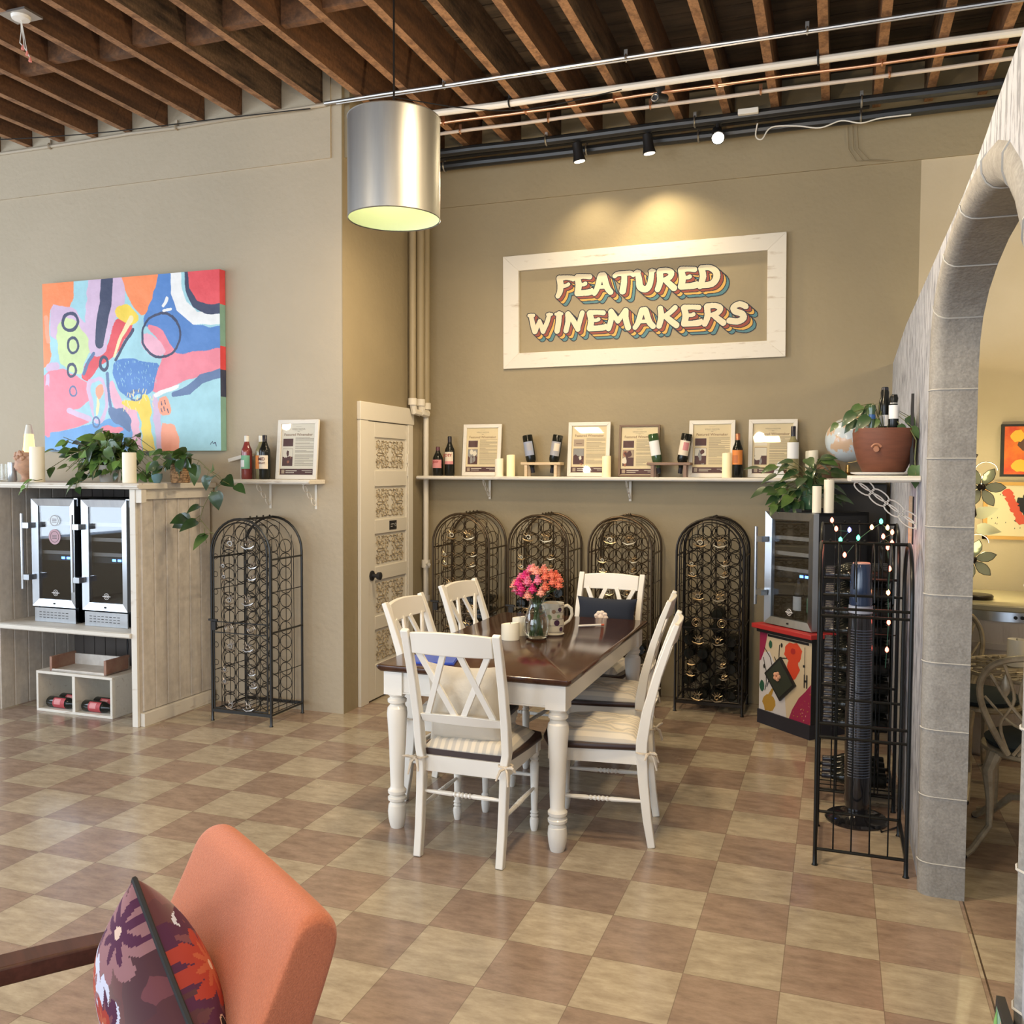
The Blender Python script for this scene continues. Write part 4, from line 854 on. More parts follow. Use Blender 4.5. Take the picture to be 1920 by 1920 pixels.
g = G(); g.prism([(-.045, 0), (.045, 0), (.012, .11), (-.005, .11)], -.004, .004, 0); tag(g.build('paper_cone', lw_), 'white pointed card standing behind the leafy plant on the long shelf', 'card').location = (-.375, 6.42, LS)
def stand(x, mt, lab, b1, b2, first):
    t = thing('bottle_stand', lab, 'bottle stand', (x, 6.48, LS))
    g = G(); g.box(-.155, .155, -.055, .055, .085, .105); g.build('stand_top', mt, t, bevel=.004)
    for sx in (-1, 1):
        for sy in (-1, 1):
            g = G(); g.box(sx * .115 - .011, sx * .115 + .011, sy * .04 - .01, sy * .04 + .01, 0, .085); g.build('leg', mt, t)
    for sx, bb in ((-1, b1), (1, b2)):
        # bottle hangs neck-down through the top, its base up and out
        a = sx * .17; L = .30; 
        bottle((x + sx * .085 + sx * math.sin(abs(a)) * .215, 6.48, LS + .045 + .263), darkglass if bb[1] is None else bb[1], capb, bb[0], bb[2], h=.285, r=.038, label_z=(.05, .155), l2=bb[3], rx=0, ry=PI + a * 1.0, group=None)
lwood = mat('light_wood', (.60, .44, .26), .5, var=(.68, .53, .34), vs=9, vstretch=(1, 6, 6)); dwood = mat('dark_stand_wood', (.24, .15, .10), .5)
gg_ = mat('green_bottle', (.035, .075, .03), .08, coat=.5)
stand(-2.075, lwood, 'light wooden stand holding two bottles neck-down on the long shelf', (lbl, None, 'upside-down dark bottle with a blue-grey label in the left of the light stand', lgy), (lgy, None, 'upside-down dark bottle with a grey picture label in the right of the light stand', lc), 1)
stand(-1.125, dwood, 'dark wooden stand holding two bottles neck-down on the long shelf', (lw_, gg_, 'upside-down green bottle with a white label in the left of the dark stand', None), (lc, None, 'upside-down dark bottle with a peach label in the right of the dark stand', lp), 2)

# ================================================================== SIGN
t = thing('sign_frame', 'large whitewashed wooden frame around the painted wall lettering', 'frame', (-1.39, 6.598, 2.855), 0, ry=-.008)
g = G(); hw, hh, fw = 1.035, .425, .115
o = [(-hw, -hh), (hw, -hh), (hw, hh), (-hw, hh)]; i_ = [(-hw + fw + .01, -hh + fw), (hw - fw - .01, -hh + fw), (hw - fw - .01, hh - fw), (-hw + fw + .01, hh - fw)]
for k in range(4):
    g2 = G(); k2 = (k + 1) % 4; g2.prism([o[k], o[k2], i_[k2], i_[k]], -.032, 0, 0); g2.build('frame_board', oldwhite_h if k in (0, 2) else oldwhite, t, bevel=.0025)
# groovy letters as brush strokes (x, y, r) in a unit box
S = {
 'F': ([[(.12, .02, .10), (.22, .25, .12), (.24, .6, .13), (.18, .88, .12)], [(.2, .88, .11), (.5, .90, .09), (.80, .84, .10), (.82, .76, .06)], [(.25, .48, .09), (.48, .50, .07), (.60, .56, .075)]], .82),
 'E': ([[(.18, .88, .11), (.26, .5, .13), (.20, .12, .12)], [(.2, .90, .11), (.5, .90, .09), (.76, .86, .10)], [(.28, .52, .07), (.46, .50, .07), (.56, .54, .08)], [(.2, .10, .12), (.5, .09, .11), (.80, .12, .12), (.86, .24, .05)]], .88),
 'A': ([[(.10, .04, .10), (.22, .28, .11), (.36, .84, .12)], [(.38, .88, .12), (.50, .90, .11)], [(.52, .84, .12), (.66, .30, .12), (.82, .05, .11)], [(.30, .32, .07), (.60, .32, .07)]], .92),
 'T': ([[(.08, .82, .09), (.2, .90, .09), (.5, .90, .10), (.78, .90, .09), (.90, .80, .08)], [(.5, .85, .11), (.5, .5, .12), (.44, .06, .13)]], .95),
 'U': ([[(.12, .92, .10), (.20, .6, .12), (.24, .25, .13), (.40, .09, .12), (.58, .12, .12), (.70, .4, .11), (.76, .92, .10)], [(.04, .92, .06), (.22, .93, .06)], [(.68, .93, .06), (.86, .93, .06)]], .90),
 'R': ([[(.12, .04, .11), (.22, .4, .12), (.20, .88, .12)], [(.2, .90, .11), (.5, .91, .10), (.70, .78, .11), (.62, .56, .10), (.36, .46, .08)], [(.44, .46, .10), (.62, .26, .11), (.82, .05, .12)]], .92),
 'D': ([[(.12, .06, .11), (.24, .5, .12), (.16, .90, .11)], [(.18, .90, .10), (.5, .90, .10), (.76, .70, .12), (.80, .42, .13), (.62, .14, .12), (.2, .08, .10)]], .98),
 'W': ([[(.04, .93, .07), (.24, .93, .07)], [(.13, .90, .10), (.22, .4, .11), (.30, .08, .11)], [(.32, .08, .10), (.50, .62, .08)], [(.50, .62, .08), (.66, .08, .11)], [(.66, .08, .10), (.82, .5, .10), (.92, .92, .09)], [(.84, .93, .06), (1.02, .93, .06)]], 1.10),
 'I': ([[(.24, .92, .12), (.22, .5, .12), (.16, .06, .12)], [(.10, .93, .06), (.36, .93, .06)]], .42),
 'N': ([[(.12, .05, .11), (.20, .5, .11), (.18, .90, .10)], [(.2, .92, .10), (.42, .55, .11), (.62, .10, .11)], [(.62, .08, .09), (.70, .5, .10), (.80, .92, .10)]], .92),
 'M': ([[(.10, .05, .11), (.20, .5, .11), (.18, .90, .10)], [(.2, .92, .10), (.48, .40, .10)], [(.48, .40, .10), (.78, .92, .10)], [(.80, .90, .11), (.80, .5, .12), (.90, .05, .12)]], 1.08),
 'K': ([[(.14, .05, .11), (.22, .5, .12), (.18, .92, .11)], [(.30, .48, .09), (.55, .68, .10), (.76, .92, .10)], [(.40, .50, .10), (.62, .25, .12), (.82, .05, .12)]], .92),
 'S': ([[(.72, .80, .11), (.50, .92, .11), (.28, .78, .11), (.34, .58, .12), (.60, .44, .12), (.66, .22, .12), (.44, .08, .12), (.14, .14, .12)], [(.76, .76, .08), (.70, .86, .07)]], .88)}
sg = {k: mat('sign_' + k, c, .6) for k, c in dict(ink=(.012, .016, .03), teal=(.075, .19, .22), gold=(.60, .35, .08), brick=(.25, .055, .035), cream=(.66, .60, .43)).items()}; sk = list(sg)
import numpy as np
def raster_lettering():
    """distance field of the brush strokes on a 1.6 mm grid; each colour class becomes run-length quads (no overlaps)"""
    cs = .0016; X0_, X1_, Z0_, Z1_ = -2.29, -.49, 2.58, 3.135
    nx, nz = int((X1_ - X0_) / cs), int((Z1_ - Z0_) / cs); XX, ZZ = np.meshgrid(X0_ + cs * (np.arange(nx) + .5), Z0_ + cs * (np.arange(nz) + .5)); D = np.full(XX.shape, 9., dtype=np.float32)
    for txt, xl, xr, zb, hgt in (('FEATURED', -2.02, -.80, 2.953, .150), ('WINEMAKERS', -2.235, -.60, 2.688, .144)):
        sc = (xr - xl) / sum(S[c][1] for c in txt); x = xl
        for c in txt:
            for st_ in S[c][0]:
                path = []
                for i in range(len(st_) - 1):
                    p0, p1, p2, p3 = st_[max(i - 1, 0)], st_[i], st_[i + 1], st_[min(i + 2, len(st_) - 1)]
                    for k in range(3):
                        u = k / 3; path.append(tuple(.5 * ((2 * p1[j]) + (p2[j] - p0[j]) * u + (2 * p0[j] - 5 * p1[j] + 4 * p2[j] - p3[j]) * u * u + (3 * p1[j] - p0[j] - 3 * p2[j] + p3[j]) * u ** 3) for j in range(3)))
                path.append(st_[-1]); path = [(x + a * sc, zb + b * hgt, r_ * hgt * 1.24) for a, b, r_ in path]
                for (ax, az, ar), (bx, bz, br) in zip(path, path[1:]):
                    m_ = .03; i0, i1 = [int((v - X0_) / cs) for v in (min(ax, bx) - m_, max(ax, bx) + m_)]; j0, j1 = [int((v - Z0_) / cs) for v in (min(az, bz) - m_, max(az, bz) + m_)]
                    i0, j0 = max(i0, 0), max(j0, 0); x_, z_ = XX[j0:j1, i0:i1], ZZ[j0:j1, i0:i1]; dx, dz = bx - ax, bz - az; L2 = dx * dx + dz * dz + 1e-9
                    t_ = np.clip(((x_ - ax) * dx + (z_ - az) * dz) / L2, 0, 1); d_ = np.hypot(x_ - ax - t_ * dx, z_ - az - t_ * dz) - (ar + (br - ar) * t_)
                    D[j0:j1, i0:i1] = np.minimum(D[j0:j1, i0:i1], d_)
            x += S[c][1] * sc
    out = np.zeros(D.shape, dtype=np.int8); N_ = 38
    def shift(M, s):
        a, b = int(round(s)), int(round(s * .94)); R_ = np.full(M.shape, 9., dtype=np.float32); R_[:M.shape[0] - b, a:] = M[b:, :M.shape[1] - a]; return R_
    for f, ci in ((1., 2), (.68, 3), (.36, 4)):
        E_ = D.copy()
        for s in range(1, int(N_ * f) + 1): E_ = np.minimum(E_, shift(D, s))
        out[E_ <= .0062] = 1; out[E_ <= .0002] = ci
    out[D <= .0066] = 1; out[D <= .0004] = 5
    g = G()
    for j in range(nz):
        row = out[j]; ch_ = np.flatnonzero(np.diff(row)) + 1; st = np.concatenate(([0], ch_)); en = np.concatenate((ch_, [nx]))
        for a, b in zip(st, en):
            v = int(row[a])
            if v: za = Z0_ + j * cs; g.poly([(X0_ + a * cs, 6.5985, za), (X0_ + b * cs, 6.5985, za), (X0_ + b * cs, 6.5985, za + cs), (X0_ + a * cs, 6.5985, za + cs)], v - 1)
    return g
sk = ['ink', 'teal', 'gold', 'brick', 'cream']
raster_lettering().build('painted_lettering', [sg[k] for k in sk], label='retro cream lettering FEATURED WINEMAKERS with striped drop shadow painted on the wall', cat='lettering', smooth=False)
# ================================================================== ARCHED WINE RACKS
def arch_pts(R, zc, y, n=16, x=0, foot=0.0): return [(-R + x, y, foot)] + [(-R * math.cos(PI * i / n) + x, y, zc + R * math.sin(PI * i / n)) for i in range(n + 1)] + [(R + x, y, foot)]
def inside(x, z, R, zc, mg): return (abs(x) < R - mg) if z < zc else (x * x + (z - zc) ** 2 < (R - mg) ** 2)
def arched_rack(label, loc, rz=0, mt=None, orn=None, D=.36, W=.225, H=1.325, group='arched wrought iron wine racks', door=True):
    mt = mt or iron; zc = H - W; t = thing('wine_rack', label, 'wine rack', loc, rz, group)
    g = G(); g.tube(arch_pts(W, zc, 0, foot=.05), .0085, 0, 8); g.tube(arch_pts(W, zc, D, foot=.05), .0085, 0, 8)
    g.cyl((0, 0, H), (0, D, H), .006, 0, 6)
    for k in range(4): g.ball((0, D * (.3 + .2 * k), H + .010), .007, 0, 6, 4)
    for sx in (-1, 1):
        for z in (.07, .60, zc - .03): g.cyl((sx * W, 0, z), (sx * W, D, z), .0065, 0, 6)
    for y in (0, D): g.box(-W, W, y - .007, y + .007, .06, .08)
    g.build('rack_frame', mt, t)
    for sx in (-1, 1):
        for y in (0, D): g = G(); g.tube([(sx * W, y, .06), (sx * W, y, .008), (sx * W, y, 0)], [.009, .009, .014], 0, 8); g.build('leg', mt, t)
    g = G()
    for y in (D * .25, D * .5, D * .75): g.tube(arch_pts(W - .004, zc, y, foot=.07), .0028, 0, 4)
    for sx in (-1, 1):
        for z in (.33, .86): g.cyl((sx * W, 0, z), (sx * W, D, z), .003, 0, 4)
    for k in range(7): x = -W + .03 + k * (2 * W - .06) / 6; g.cyl((x, 0, .07), (x, D, .07), .003, 0, 4)
    g.build('side_grille', mt, t)
    g = G()
    for y in (D * .2, D * .82):
        for i in range(4):
            x = (-1.5 + i) * .094
            for k in range(13):
                z = .125 + k * .092
                if inside(x, z, W, zc, .05): g.ring((x, y, z), .044, .0029, 0, 'y', 12, 4)
        for i in range(5):
            x = (-2 + i) * .094
            top = zc + math.sqrt(max((W - .006) ** 2 - x * x, 0)) if abs(x) < W else zc
            g.cyl((x, y, .07), (x, y, top), .0024, 0, 4)
    g.build('bottle_rings', mt, t)
    if door:
        g = G(); g.tube(arch_pts(W - .022, zc, -.006, foot=.085), .005, 0, 6); g.cyl((-W + .022, -.006, .09), (W - .022, -.006, .09), .005, 0, 6)
        for z in (.655, .585): g.cyl((-W + .022, -.006, z), (W - .022, -.006, z), .004, 0, 5)
        for x in (-.12, -.045, .045, .12):
            top = zc + math.sqrt((W - .022) ** 2 - x * x); g.cyl((x, -.006, .09), (x, -.006, top), .0026, 0, 4)
        for sx in (-1, 1):
            for k in range(12):
                z = .15 + k * .092
                if .55 < z < .69 or not inside(sx * .085, z, W - .022, zc, .045): continue
                g.ring((sx * .083, -.009, z), .058, .0026, 0, 'y', 14, 4, a0=-2.4 if sx > 0 else .8, a1=2.2 if sx > 0 else 5.4)
            for k in range(9):
                z = .16 + k * .115
                n = 9; g.tube([(sx * (.185 - .018 * math.cos(a)), -.009, z + .018 * math.sin(a)) for a in [2 * PI * j / n * 1.15 for j in range(n)]], .0022, 0, 4)
            for z in (1.16,): g.ring((sx * .06, -.009, z), .05, .0026, 0, 'y', 12, 4, a0=0, a1=PI)
        dr = g.build('rack_door', mt, t)
        g = G(); orn = orn or pewter
        for sx in (-1, 1): 
            n = 26; g.tube([(sx * .085 + .034 * (1 - .72 * j / n) * math.cos(j * .5), -.014, .62 + .034 * (1 - .72 * j / n) * math.sin(j * .5)) for j in range(n)], .0032, 0, 5)
        g.build('medallion', orn, dr)
        for (x, z, s) in ((-.065, 1.165, 1.25), (.065, 1.165, 1.25), (-.12, 1.02, .8), (.10, 1.03, .8), (-.115, .95, .8), (.095, .955, .8), (-.075, .80, 1.1), (.06, .80, 1.2), (-.07, .50, 1.1), (.06, .50, 1.1),
                          (-.115, .345, .75), (.09, .34, .75), (-.115, .27, .75), (.10, .26, .8), (-.07, .115, 1.1), (.06, .115, 1.1)):
            g = G(); sx = 1 if x > 0 else -1; s *= .030; n = 11
            g.tube([(x + sx * s * (.55 * math.cos(a) * (1 - .06 * j)), -.016, z + s * .55 * math.sin(a) * (1 - .06 * j)) for j, a in enumerate([k_ * .62 for k_ in range(n)])], .0042, 0, 5)
            g.tube([(x - sx * s * 1.2, -.016, z - s * .35), (x - sx * s * .3, -.018, z - s * .75), (x + sx * s * .8, -.016, z - s * .55), (x + sx * s * 1.3, -.014, z - s * .2)], [.002, .006, .006, .002], 0, 5)
            for k in range(5 if s > .028 else 3):
                a = .5 + k * .5; g.tube([(x + sx * s * .5 * math.cos(a), -.016, z + s * .5 * math.sin(a)), (x + sx * s * 1.25 * math.cos(a), -.014, z + s * 1.25 * math.sin(a))], [.0045, .002], 0, 4)
            g.build('leaf_ornament', orn, dr)
        g = G(); g.box(-W - .012, -W + .055, -.022, -.008, .66, .672); g.box(-W + .01, -W + .045, -.022, -.006, .60, .655); g.build('latch', matblack, dr)
    return t
rL = arched_rack('arched iron wine rack standing alone beside the beadboard counter', (-3.60, 4.895, 0), .0, mt=mat('iron_lit', (.05, .05, .048), .35, metal=.8), orn=mat('pewter_dark', (.42, .40, .38), .3, metal=1.))
gold = mat('gold_leaf', (.40, .31, .19), .36, metal=1.)
r1 = arched_rack('arched iron wine rack nearest the white door, leftmost of the four at the back wall', (-2.62, 6.205, 0), 0, bronze, gold)
def duprack(x, lab, rz=0):
    r = r1.copy(); C.objects.link(r); r.location = (x, 6.205, 0); r['label'] = lab; r.rotation_euler = (0, 0, rz)
    for ch in list(r1.children):
        c = ch.copy(); C.objects.link(c); c.parent = r
        for gch in ch.children: d = gch.copy(); C.objects.link(d); d.parent = c
    return r
r2 = duprack(-2.018, 'arched iron wine rack behind the pink flowers, second from the door')
r3 = duprack(-1.418, 'arched iron wine rack behind the chair with the navy pillow')
r4 = arched_rack('darker arched iron wine rack standing beside the corner wine cooler', (-.797, 6.205, 0), 0, iron, gold)
# bottles lying in the racks, bases to the front: local ring centres
def lying(lab, loc, gm=None, grp=None, rz=0, label=None):
    return bottle(loc, gm or darkglass, capb, label, lab, rx=-PI / 2, rz=rz, group=grp, h=.30, label_z=(.06, .15), name='lying_wine_bottle')
proto = None
def rack_bottles(x0, cells, grp, where, y0=6.245, axis='y'):
    """first bottle is built, the others are copies of it and its parts"""
    global proto
    for i, k in cells:
        x = x0 + (-1.5 + i) * .094; z = .125 + k * .092; lab = 'dark bottle in the %s, %s row up, %s column' % (where, ('first', 'second', 'third', 'fourth', 'fifth', 'sixth', 'seventh', 'eighth', 'ninth', 'tenth', 'eleventh', 'twelfth')[k], ('first', 'second', 'third', 'fourth')[i])
        loc = (x, y0, z - .0035)
        if proto is None: proto = lying(lab, loc, grp=grp); continue
        q = dup(proto, loc, label=lab, group=grp)
rack_bottles(-2.62, ((3, 6), (2, 6), (3, 5), (3, 4), (2, 4), (3, 3), (1, 3), (2, 2), (0, 2), (0, 1), (3, 1), (2, 1)), 'bottles in the rack nearest the door', 'rack by the door')
rack_bottles(-2.018, ((0, 7), (1, 8), (2, 8), (3, 7), (1, 7), (2, 7), (0, 6), (3, 6), (1, 6), (2, 6), (3, 5), (0, 5), (0, 4), (3, 4), (1, 4), (1, 3), (2, 3), (3, 2), (0, 2), (2, 1), (0, 1)), 'bottles in the rack behind the flowers', 'rack behind the flowers')
rack_bottles(-1.418, ((1, 4), (2, 4), (0, 3), (3, 3), (2, 2), (1, 2)), 'bottles in the rack behind the navy pillow', 'rack behind the navy pillow')
rack_bottles(-.797, ((2, 6), (0, 5), (2, 5), (0, 4), (2, 4), (3, 4), (3, 3), (0, 3), (1, 3), (1, 2), (3, 2), (2, 1), (0, 1), (1, 0), (3, 0), (2, 0)), 'bottles in the rack beside the corner cooler', 'rack beside the corner cooler')

# ================================================================== TABLE
TX0, TX1, TY0, TY1, TZ = -1.955, -1.035, 3.635, 5.30, .762
t = thing('dining_table', 'rectangular dining table with a glossy dark brown top and white turned legs', 'table', ((TX0 + TX1) / 2, (TY0 + TY1) / 2, 0))
hx, hy = (TX1 - TX0) / 2, (TY1 - TY0) / 2
g = G(); 
def rrect(hx, hy, r=.02, n=4): return [(sx * (hx - r) + r * math.cos(a0 + k * PI / 2 / n), sy * (hy - r) + r * math.sin(a0 + k * PI / 2 / n)) for sx, sy, a0 in ((1, 1, 0), (-1, 1, PI / 2), (-1, -1, PI), (1, -1, 1.5 * PI)) for k in range(n + 1)]
g.loft([[(x, y, z) for x, y in rrect(hx - d_, hy - d_)] for d_, z in ((.028, TZ - .034), (.012, TZ - .030), (.004, TZ - .020), (0, TZ - .012), (.002, TZ - .003), (.008, TZ))]); g.build('tabletop', walnut, t, sharp=50)
g = G(); a = .055
for sx in (-1, 1): g.box(sx * (hx - a) - .012, sx * (hx - a) + .012, -hy + .09, hy - .09, TZ - .130, TZ - .034)
for sy in (-1, 1): g.box(-hx + .09, hx - .09, sy * (hy - a) - .012, sy * (hy - a) + .012, TZ - .130, TZ - .034); g.box(-hx + .09, hx - .09, sy * (hy - a + .004) - .012, sy * (hy - a + .004) + .012, TZ - .135, TZ - .126)
g.build('apron', white, t, bevel=.003)
LP = [(.030, 0), (.034, .012), (.040, .04), (.043, .075), (.040, .105), (.030, .118), (.042, .128), (.043, .14), (.032, .150), (.042, .160), (.043, .172), (.034, .182), (.031, .19), (.033, .25), (.038, .40), (.044, .49), (.047, .53), (.044, .555), (.030, .572), (.043, .582), (.044, .594), (.032, .604), (.036, .61), (.044, .618), (.040, .624)]
for sx in (-1, 1):
    for sy in (-1, 1):
        g = G(); cx_, cy_ = sx * (hx - .075), sy * (hy - .075); g.lathe([(r, z) for r, z in LP], (cx_, cy_, 0), 0, 24)
        g.box(cx_ - .045, cx_ + .045, cy_ - .045, cy_ + .045, .622, TZ - .034); g.build('leg', white, t, sharp=30)

# ================================================================== CHAIRS
stripe = None
def stripe_mat():
    m = bpy.data.materials.new('striped_cushion'); m.use_nodes = True; nt = m.node_tree; N = nt.nodes; L = nt.links; b = N['Principled BSDF']; b.inputs['Roughness'].default_value = .85
    tc = N.new('ShaderNodeTexCoord'); wv = N.new('ShaderNodeTexWave'); wv.inputs['Scale'].default_value = 9; wv.inputs['Distortion'].default_value = .6; wv.inputs['Detail'].default_value = 1
    L.new(tc.outputs['Object'], wv.inputs['Vector']); r = N.new('ShaderNodeValToRGB'); r.color_ramp.elements[0].position = .45; r.color_ramp.elements[1].position = .6
    r.color_ramp.elements[0].color = (.66, .60, .50, 1); r.color_ramp.elements[1].color = (.50, .47, .42, 1); L.new(wv.outputs['Fac'], r.inputs[0]); L.new(r.outputs[0], b.inputs['Base Color'])
    return m
stripe = stripe_mat(); linen = mat('linen_tie', (.62, .54, .43), .85); 
def cushion_mesh(g, w_, d_, h_, c, tufts=((0, 0),), m=0, N_=14, puff=1.0, edge=.0):
    """puffy square pad centred at c (bottom), tufted dimples"""
    top, bot = [], []
    for j in range(N_ + 1):
        for i in range(N_ + 1):
            u, v = 2 * i / N_ - 1, 2 * j / N_ - 1; ed = (1 - abs(u) ** 4) * (1 - abs(v) ** 4); hgt = h_ * (ed ** .4)
            for (a, b) in tufts: hgt -= h_ * .5 * math.exp(-((u - a) ** 2 + (v - b) ** 2) / .028)
            hgt += .004 * math.sin(u * 9 + v * 5) * ed; k = 1 - .04 * (abs(u * v)) ** 2
            top.append((c[0] + u * w_ / 2 * k, c[1] + v * d_ / 2 * k, c[2] + max(hgt, .004) + edge)); bot.append((c[0] + u * w_ / 2 * k, c[1] + v * d_ / 2 * k, c[2] + edge * (1 - ed)))
    n = g.V(top); n2 = g.V(bot); K = N_ + 1
    for j in range(N_):
        for i in range(N_):
            g.face((n + j * K + i, n + j * K + i + 1, n + (j + 1) * K + i + 1, n + (j + 1) * K + i), m); g.face((n2 + j * K + i, n2 + (j + 1) * K + i, n2 + (j + 1) * K + i + 1, n2 + j * K + i + 1), m)
    rim = [i for i in range(K)] + [j * K + N_ for j in range(1, K)] + [N_ * K + i for i in range(N_ - 1, -1, -1)] + [j * K for j in range(N_ - 1, 0, -1)]
    for a, b in zip(rim, rim[1:] + rim[:1]): g.face((n + a, n + b, n2 + b, n2 + a), m)
def make_chair(lab, loc, rz):
    t = thing('dining_chair', lab, 'chair', loc, rz, 'white dining chairs round the table')
    path = [(0, 0), (.02, .12), (.038, .28), (.048, .42), (.046, .47), (.025, .60), (-.018, .76), (-.065, .90), (-.098, .985)]
    for sx in (-1, 1):
        g = G(); P_ = [(sx * (.186 + (.008 if z > .45 else 0) + .008 * z), y, z) for y, z in path]
        g.sweep(P_, [(-.5, -.5), (.5, -.5), (.5, .5), (-.5, .5)], 0, up=(0, 1, 0), scale=[(.034, k) for k in (.034, .038, .044, .050, .050, .044, .036, .030, .024)]); g.build('back_post', white, t, bevel=.004)
    def rail(z0, z1, yb, th, bow, n=10):
        g = G(); rg = []
        for i in range(n + 1):
            u = 2 * i / n - 1; x = u * .180; y = yb - bow * (1 - u * u); s_ = (z1 - z0)
            arch_ = .010 * (1 - u * u)
            rg.append([(x, y - th / 2 + .012, z0), (x, y + th / 2 + .012, z0), (x, y + th / 2 - .012, z1 + arch_), (x, y - th / 2 - .012, z1 + arch_)])
        g.loft(rg); return g
    def ypost(z):
        for (ya, za), (yb, zb) in zip(path, path[1:]):
            if za <= z <= zb: return ya + (yb - ya) * (z - za) / (zb - za)
    rail(.885, .975, ypost(.93), .022, .022).build('top_rail', white, t, bevel=.004)
    rail(.575, .612, ypost(.595), .020, .018).build('lower_rail', white, t, bevel=.003)
    for (xa, xb) in ((-.155, -.015), (-.035, -.150), (.035, .150), (.155, .015)):
        g = G(); ya = ypost(.89) - .020 * (1 - (xa / .18) ** 2); yb = ypost(.60) - .018 * (1 - (xb / .18) ** 2)
        off = .0 if xa * (xb - xa) > 0 else .0015
        g.bar((xa, ya + off, .893), (xb, yb + off, .606), .026, .014, 0, up=(0, 1, 0)); g.build('back_slat', white, t, bevel=.002)
    g = G(); g.loft([[(x, y + .255, z) for x, y in [(-.195 - .01 * e, -.20), (.195 + .01 * e, -.20), (.215 + .01 * e, .0), (.222 + .01 * e, .16), (.205 + .01 * e, .205), (.12, .232 + .008 * e), (0, .238 + .008 * e), (-.12, .232 + .008 * e), (-.205 - .01 * e, .205), (-.222 - .01 * e, .16), (-.215 - .01 * e, .0)]] for e, z in ((0, .425), (.8, .431), (1, .440), (.6, .450))])
    g.build('seat', darkseat, t, sharp=50)
    g = G(); g.box(-.18, .18, .045, .065, .355, .425); g.box(-.185, .185, .425, .445, .37, .425)
    for sx in (-1, 1): g.bar((sx * .185, .05, .392), (sx * .195, .44, .396), .02, .062, 0)
    g.build('seat_apron', white, t, bevel=.002)
    fl = [(.014, 0), (.017, .01), (.021, .04), (.020, .055), (.014, .063), (.020, .070), (.014, .078), (.020, .085), (.014, .094), (.015, .11), (.019, .24), (.021, .31), (.015, .322), (.021, .33), (.015, .34), (.021, .352), (.022, .37)]
    for sx in (-1, 1): g = G(); g.lathe(fl, (sx * .19, .435, 0), 0, 14); g.box(sx * .19 - .022, sx * .19 + .022, .413, .457, .368, .425); g.build('leg', white, t, sharp=30)
    def turned(p, q, r=.010):
        g = G(); A, B = Vector(p), Vector(q); us = [0, .1, .36, .39, .41, .43, .46, .48, .5, .52, .54, .57, .59, .61, .64, .9, 1]; rs = [.006, .008, .011, .008, .012, .008, .012, .008, .013, .008, .012, .008, .012, .008, .011, .008, .006]
        g.tube([A.lerp(B, u) for u in us], [k * r / .010 for k in rs], 0, 8); g.build('stretcher', white, t)
    for sx in (-1, 1): turned((sx * .188, .03, .20), (sx * .19, .435, .20))
    turned((-.186, .042, .27), (.186, .042, .27)); turned((-.19, .435, .255), (.19, .435, .255))
    g = G(); cushion_mesh(g, .395, .385, .052, (0, .25, .450), ((0, 0), (-.5, -.5), (.5, -.5), (-.5, .5), (.5, .5))); g.build('seat_cushion', stripe, t, sharp=80)
    for sx in (-1, 1):
        g = G(); x = sx * .205
        g.ring((x - sx * .012, .042, .418), .030, .0045, 0, 'z', 10, 5)
        for (dx, dy, dz) in ((sx * .045, -.03, .012), (-sx * .03, -.035, -.045), (sx * .02, -.03, -.065), (sx * .035, .02, -.02)): g.tube([(x, .01, .418), (x + dx * .6, .01 + dy * .6, .425 + dz * .3), (x + dx, .01 + dy, .418 + dz)], [.004, .007, .004], 0, 5)
        g.ball((x, .008, .418), .009, 0, 6, 4); g.build('cushion_tie', linen, t)
    return t
ch = make_chair('white chair at the near end of the table with its back to the camera', (-1.464, 3.452, 0), 0)
dup(ch, (-.757, 4.07, 0), PI / 2 + .13, 'nearer white chair on the right side of the table')
dup(ch, (-.905, 4.78, 0), PI / 2 + .10, 'farther white chair on the right side of the table')
dup(ch, (-2.00, 4.21, 0), -PI / 2 + .0, 'nearer white chair on the left side of the table')
dup(ch, (-2.005, 4.93, 0), -PI / 2 - .10, 'farther white chair on the left side of the table')
dup(ch, (-1.36, 5.62, 0), PI - .06, 'white chair at the far end of the table, behind a navy pillow')

# pillows on chairs
def pillow(g, w_, h_, d_, m=0, N_=16, pinch=.10):
    """upright pillow in local x,z centred at origin, thickness along y"""
    n = {}
    for s in (-1, 1):
        pts = []
        for j in range(N_ + 1):
            for i in range(N_ + 1):
                u, v = 2 * i / N_ - 1, 2 * j / N_ - 1; e = max((1 - u * u) * (1 - v * v), 0) ** .45
                k = 1 - pinch * (1 - abs(v) ** 2) * abs(u) ** 3; k2 = 1 - pinch * (1 - abs(u) ** 2) * abs(v) ** 3
                pts.append((u * w_ / 2 * k, s * (d_ / 2 * e + .002), v * h_ / 2 * k2))
        n[s] = g.V(pts)
    K = N_ + 1
    for j in range(N_):
        for i in range(N_):
            for s in (-1, 1): a = n[s] + j * K + i; q = (a, a + 1, a + K + 1, a + K); g.face(q if s < 0 else q[::-1], m)
    rim = [i for i in range(K)] + [j * K + N_ for j in range(1, K)] + [N_ * K + i for i in range(N_ - 1, -1, -1)] + [j * K for j in range(N_ - 1, 0, -1)]
    for a, b in zip(rim, rim[1:] + rim[:1]): g.face((n[-1] + a, n[-1] + b, n[1] + b, n[1] + a), m)
t = thing('throw_pillow', 'cream throw pillow on the near chair, seen through its double-X back', 'pillow', (-1.487, 3.575, .640), .03, rx=.16)
g = G(); pillow(g, .345, .36, .14); g.build('pillow_cover', mat('cream_fabric', (.60, .55, .46), .9, bump=.2, bs=60), t, sharp=80)
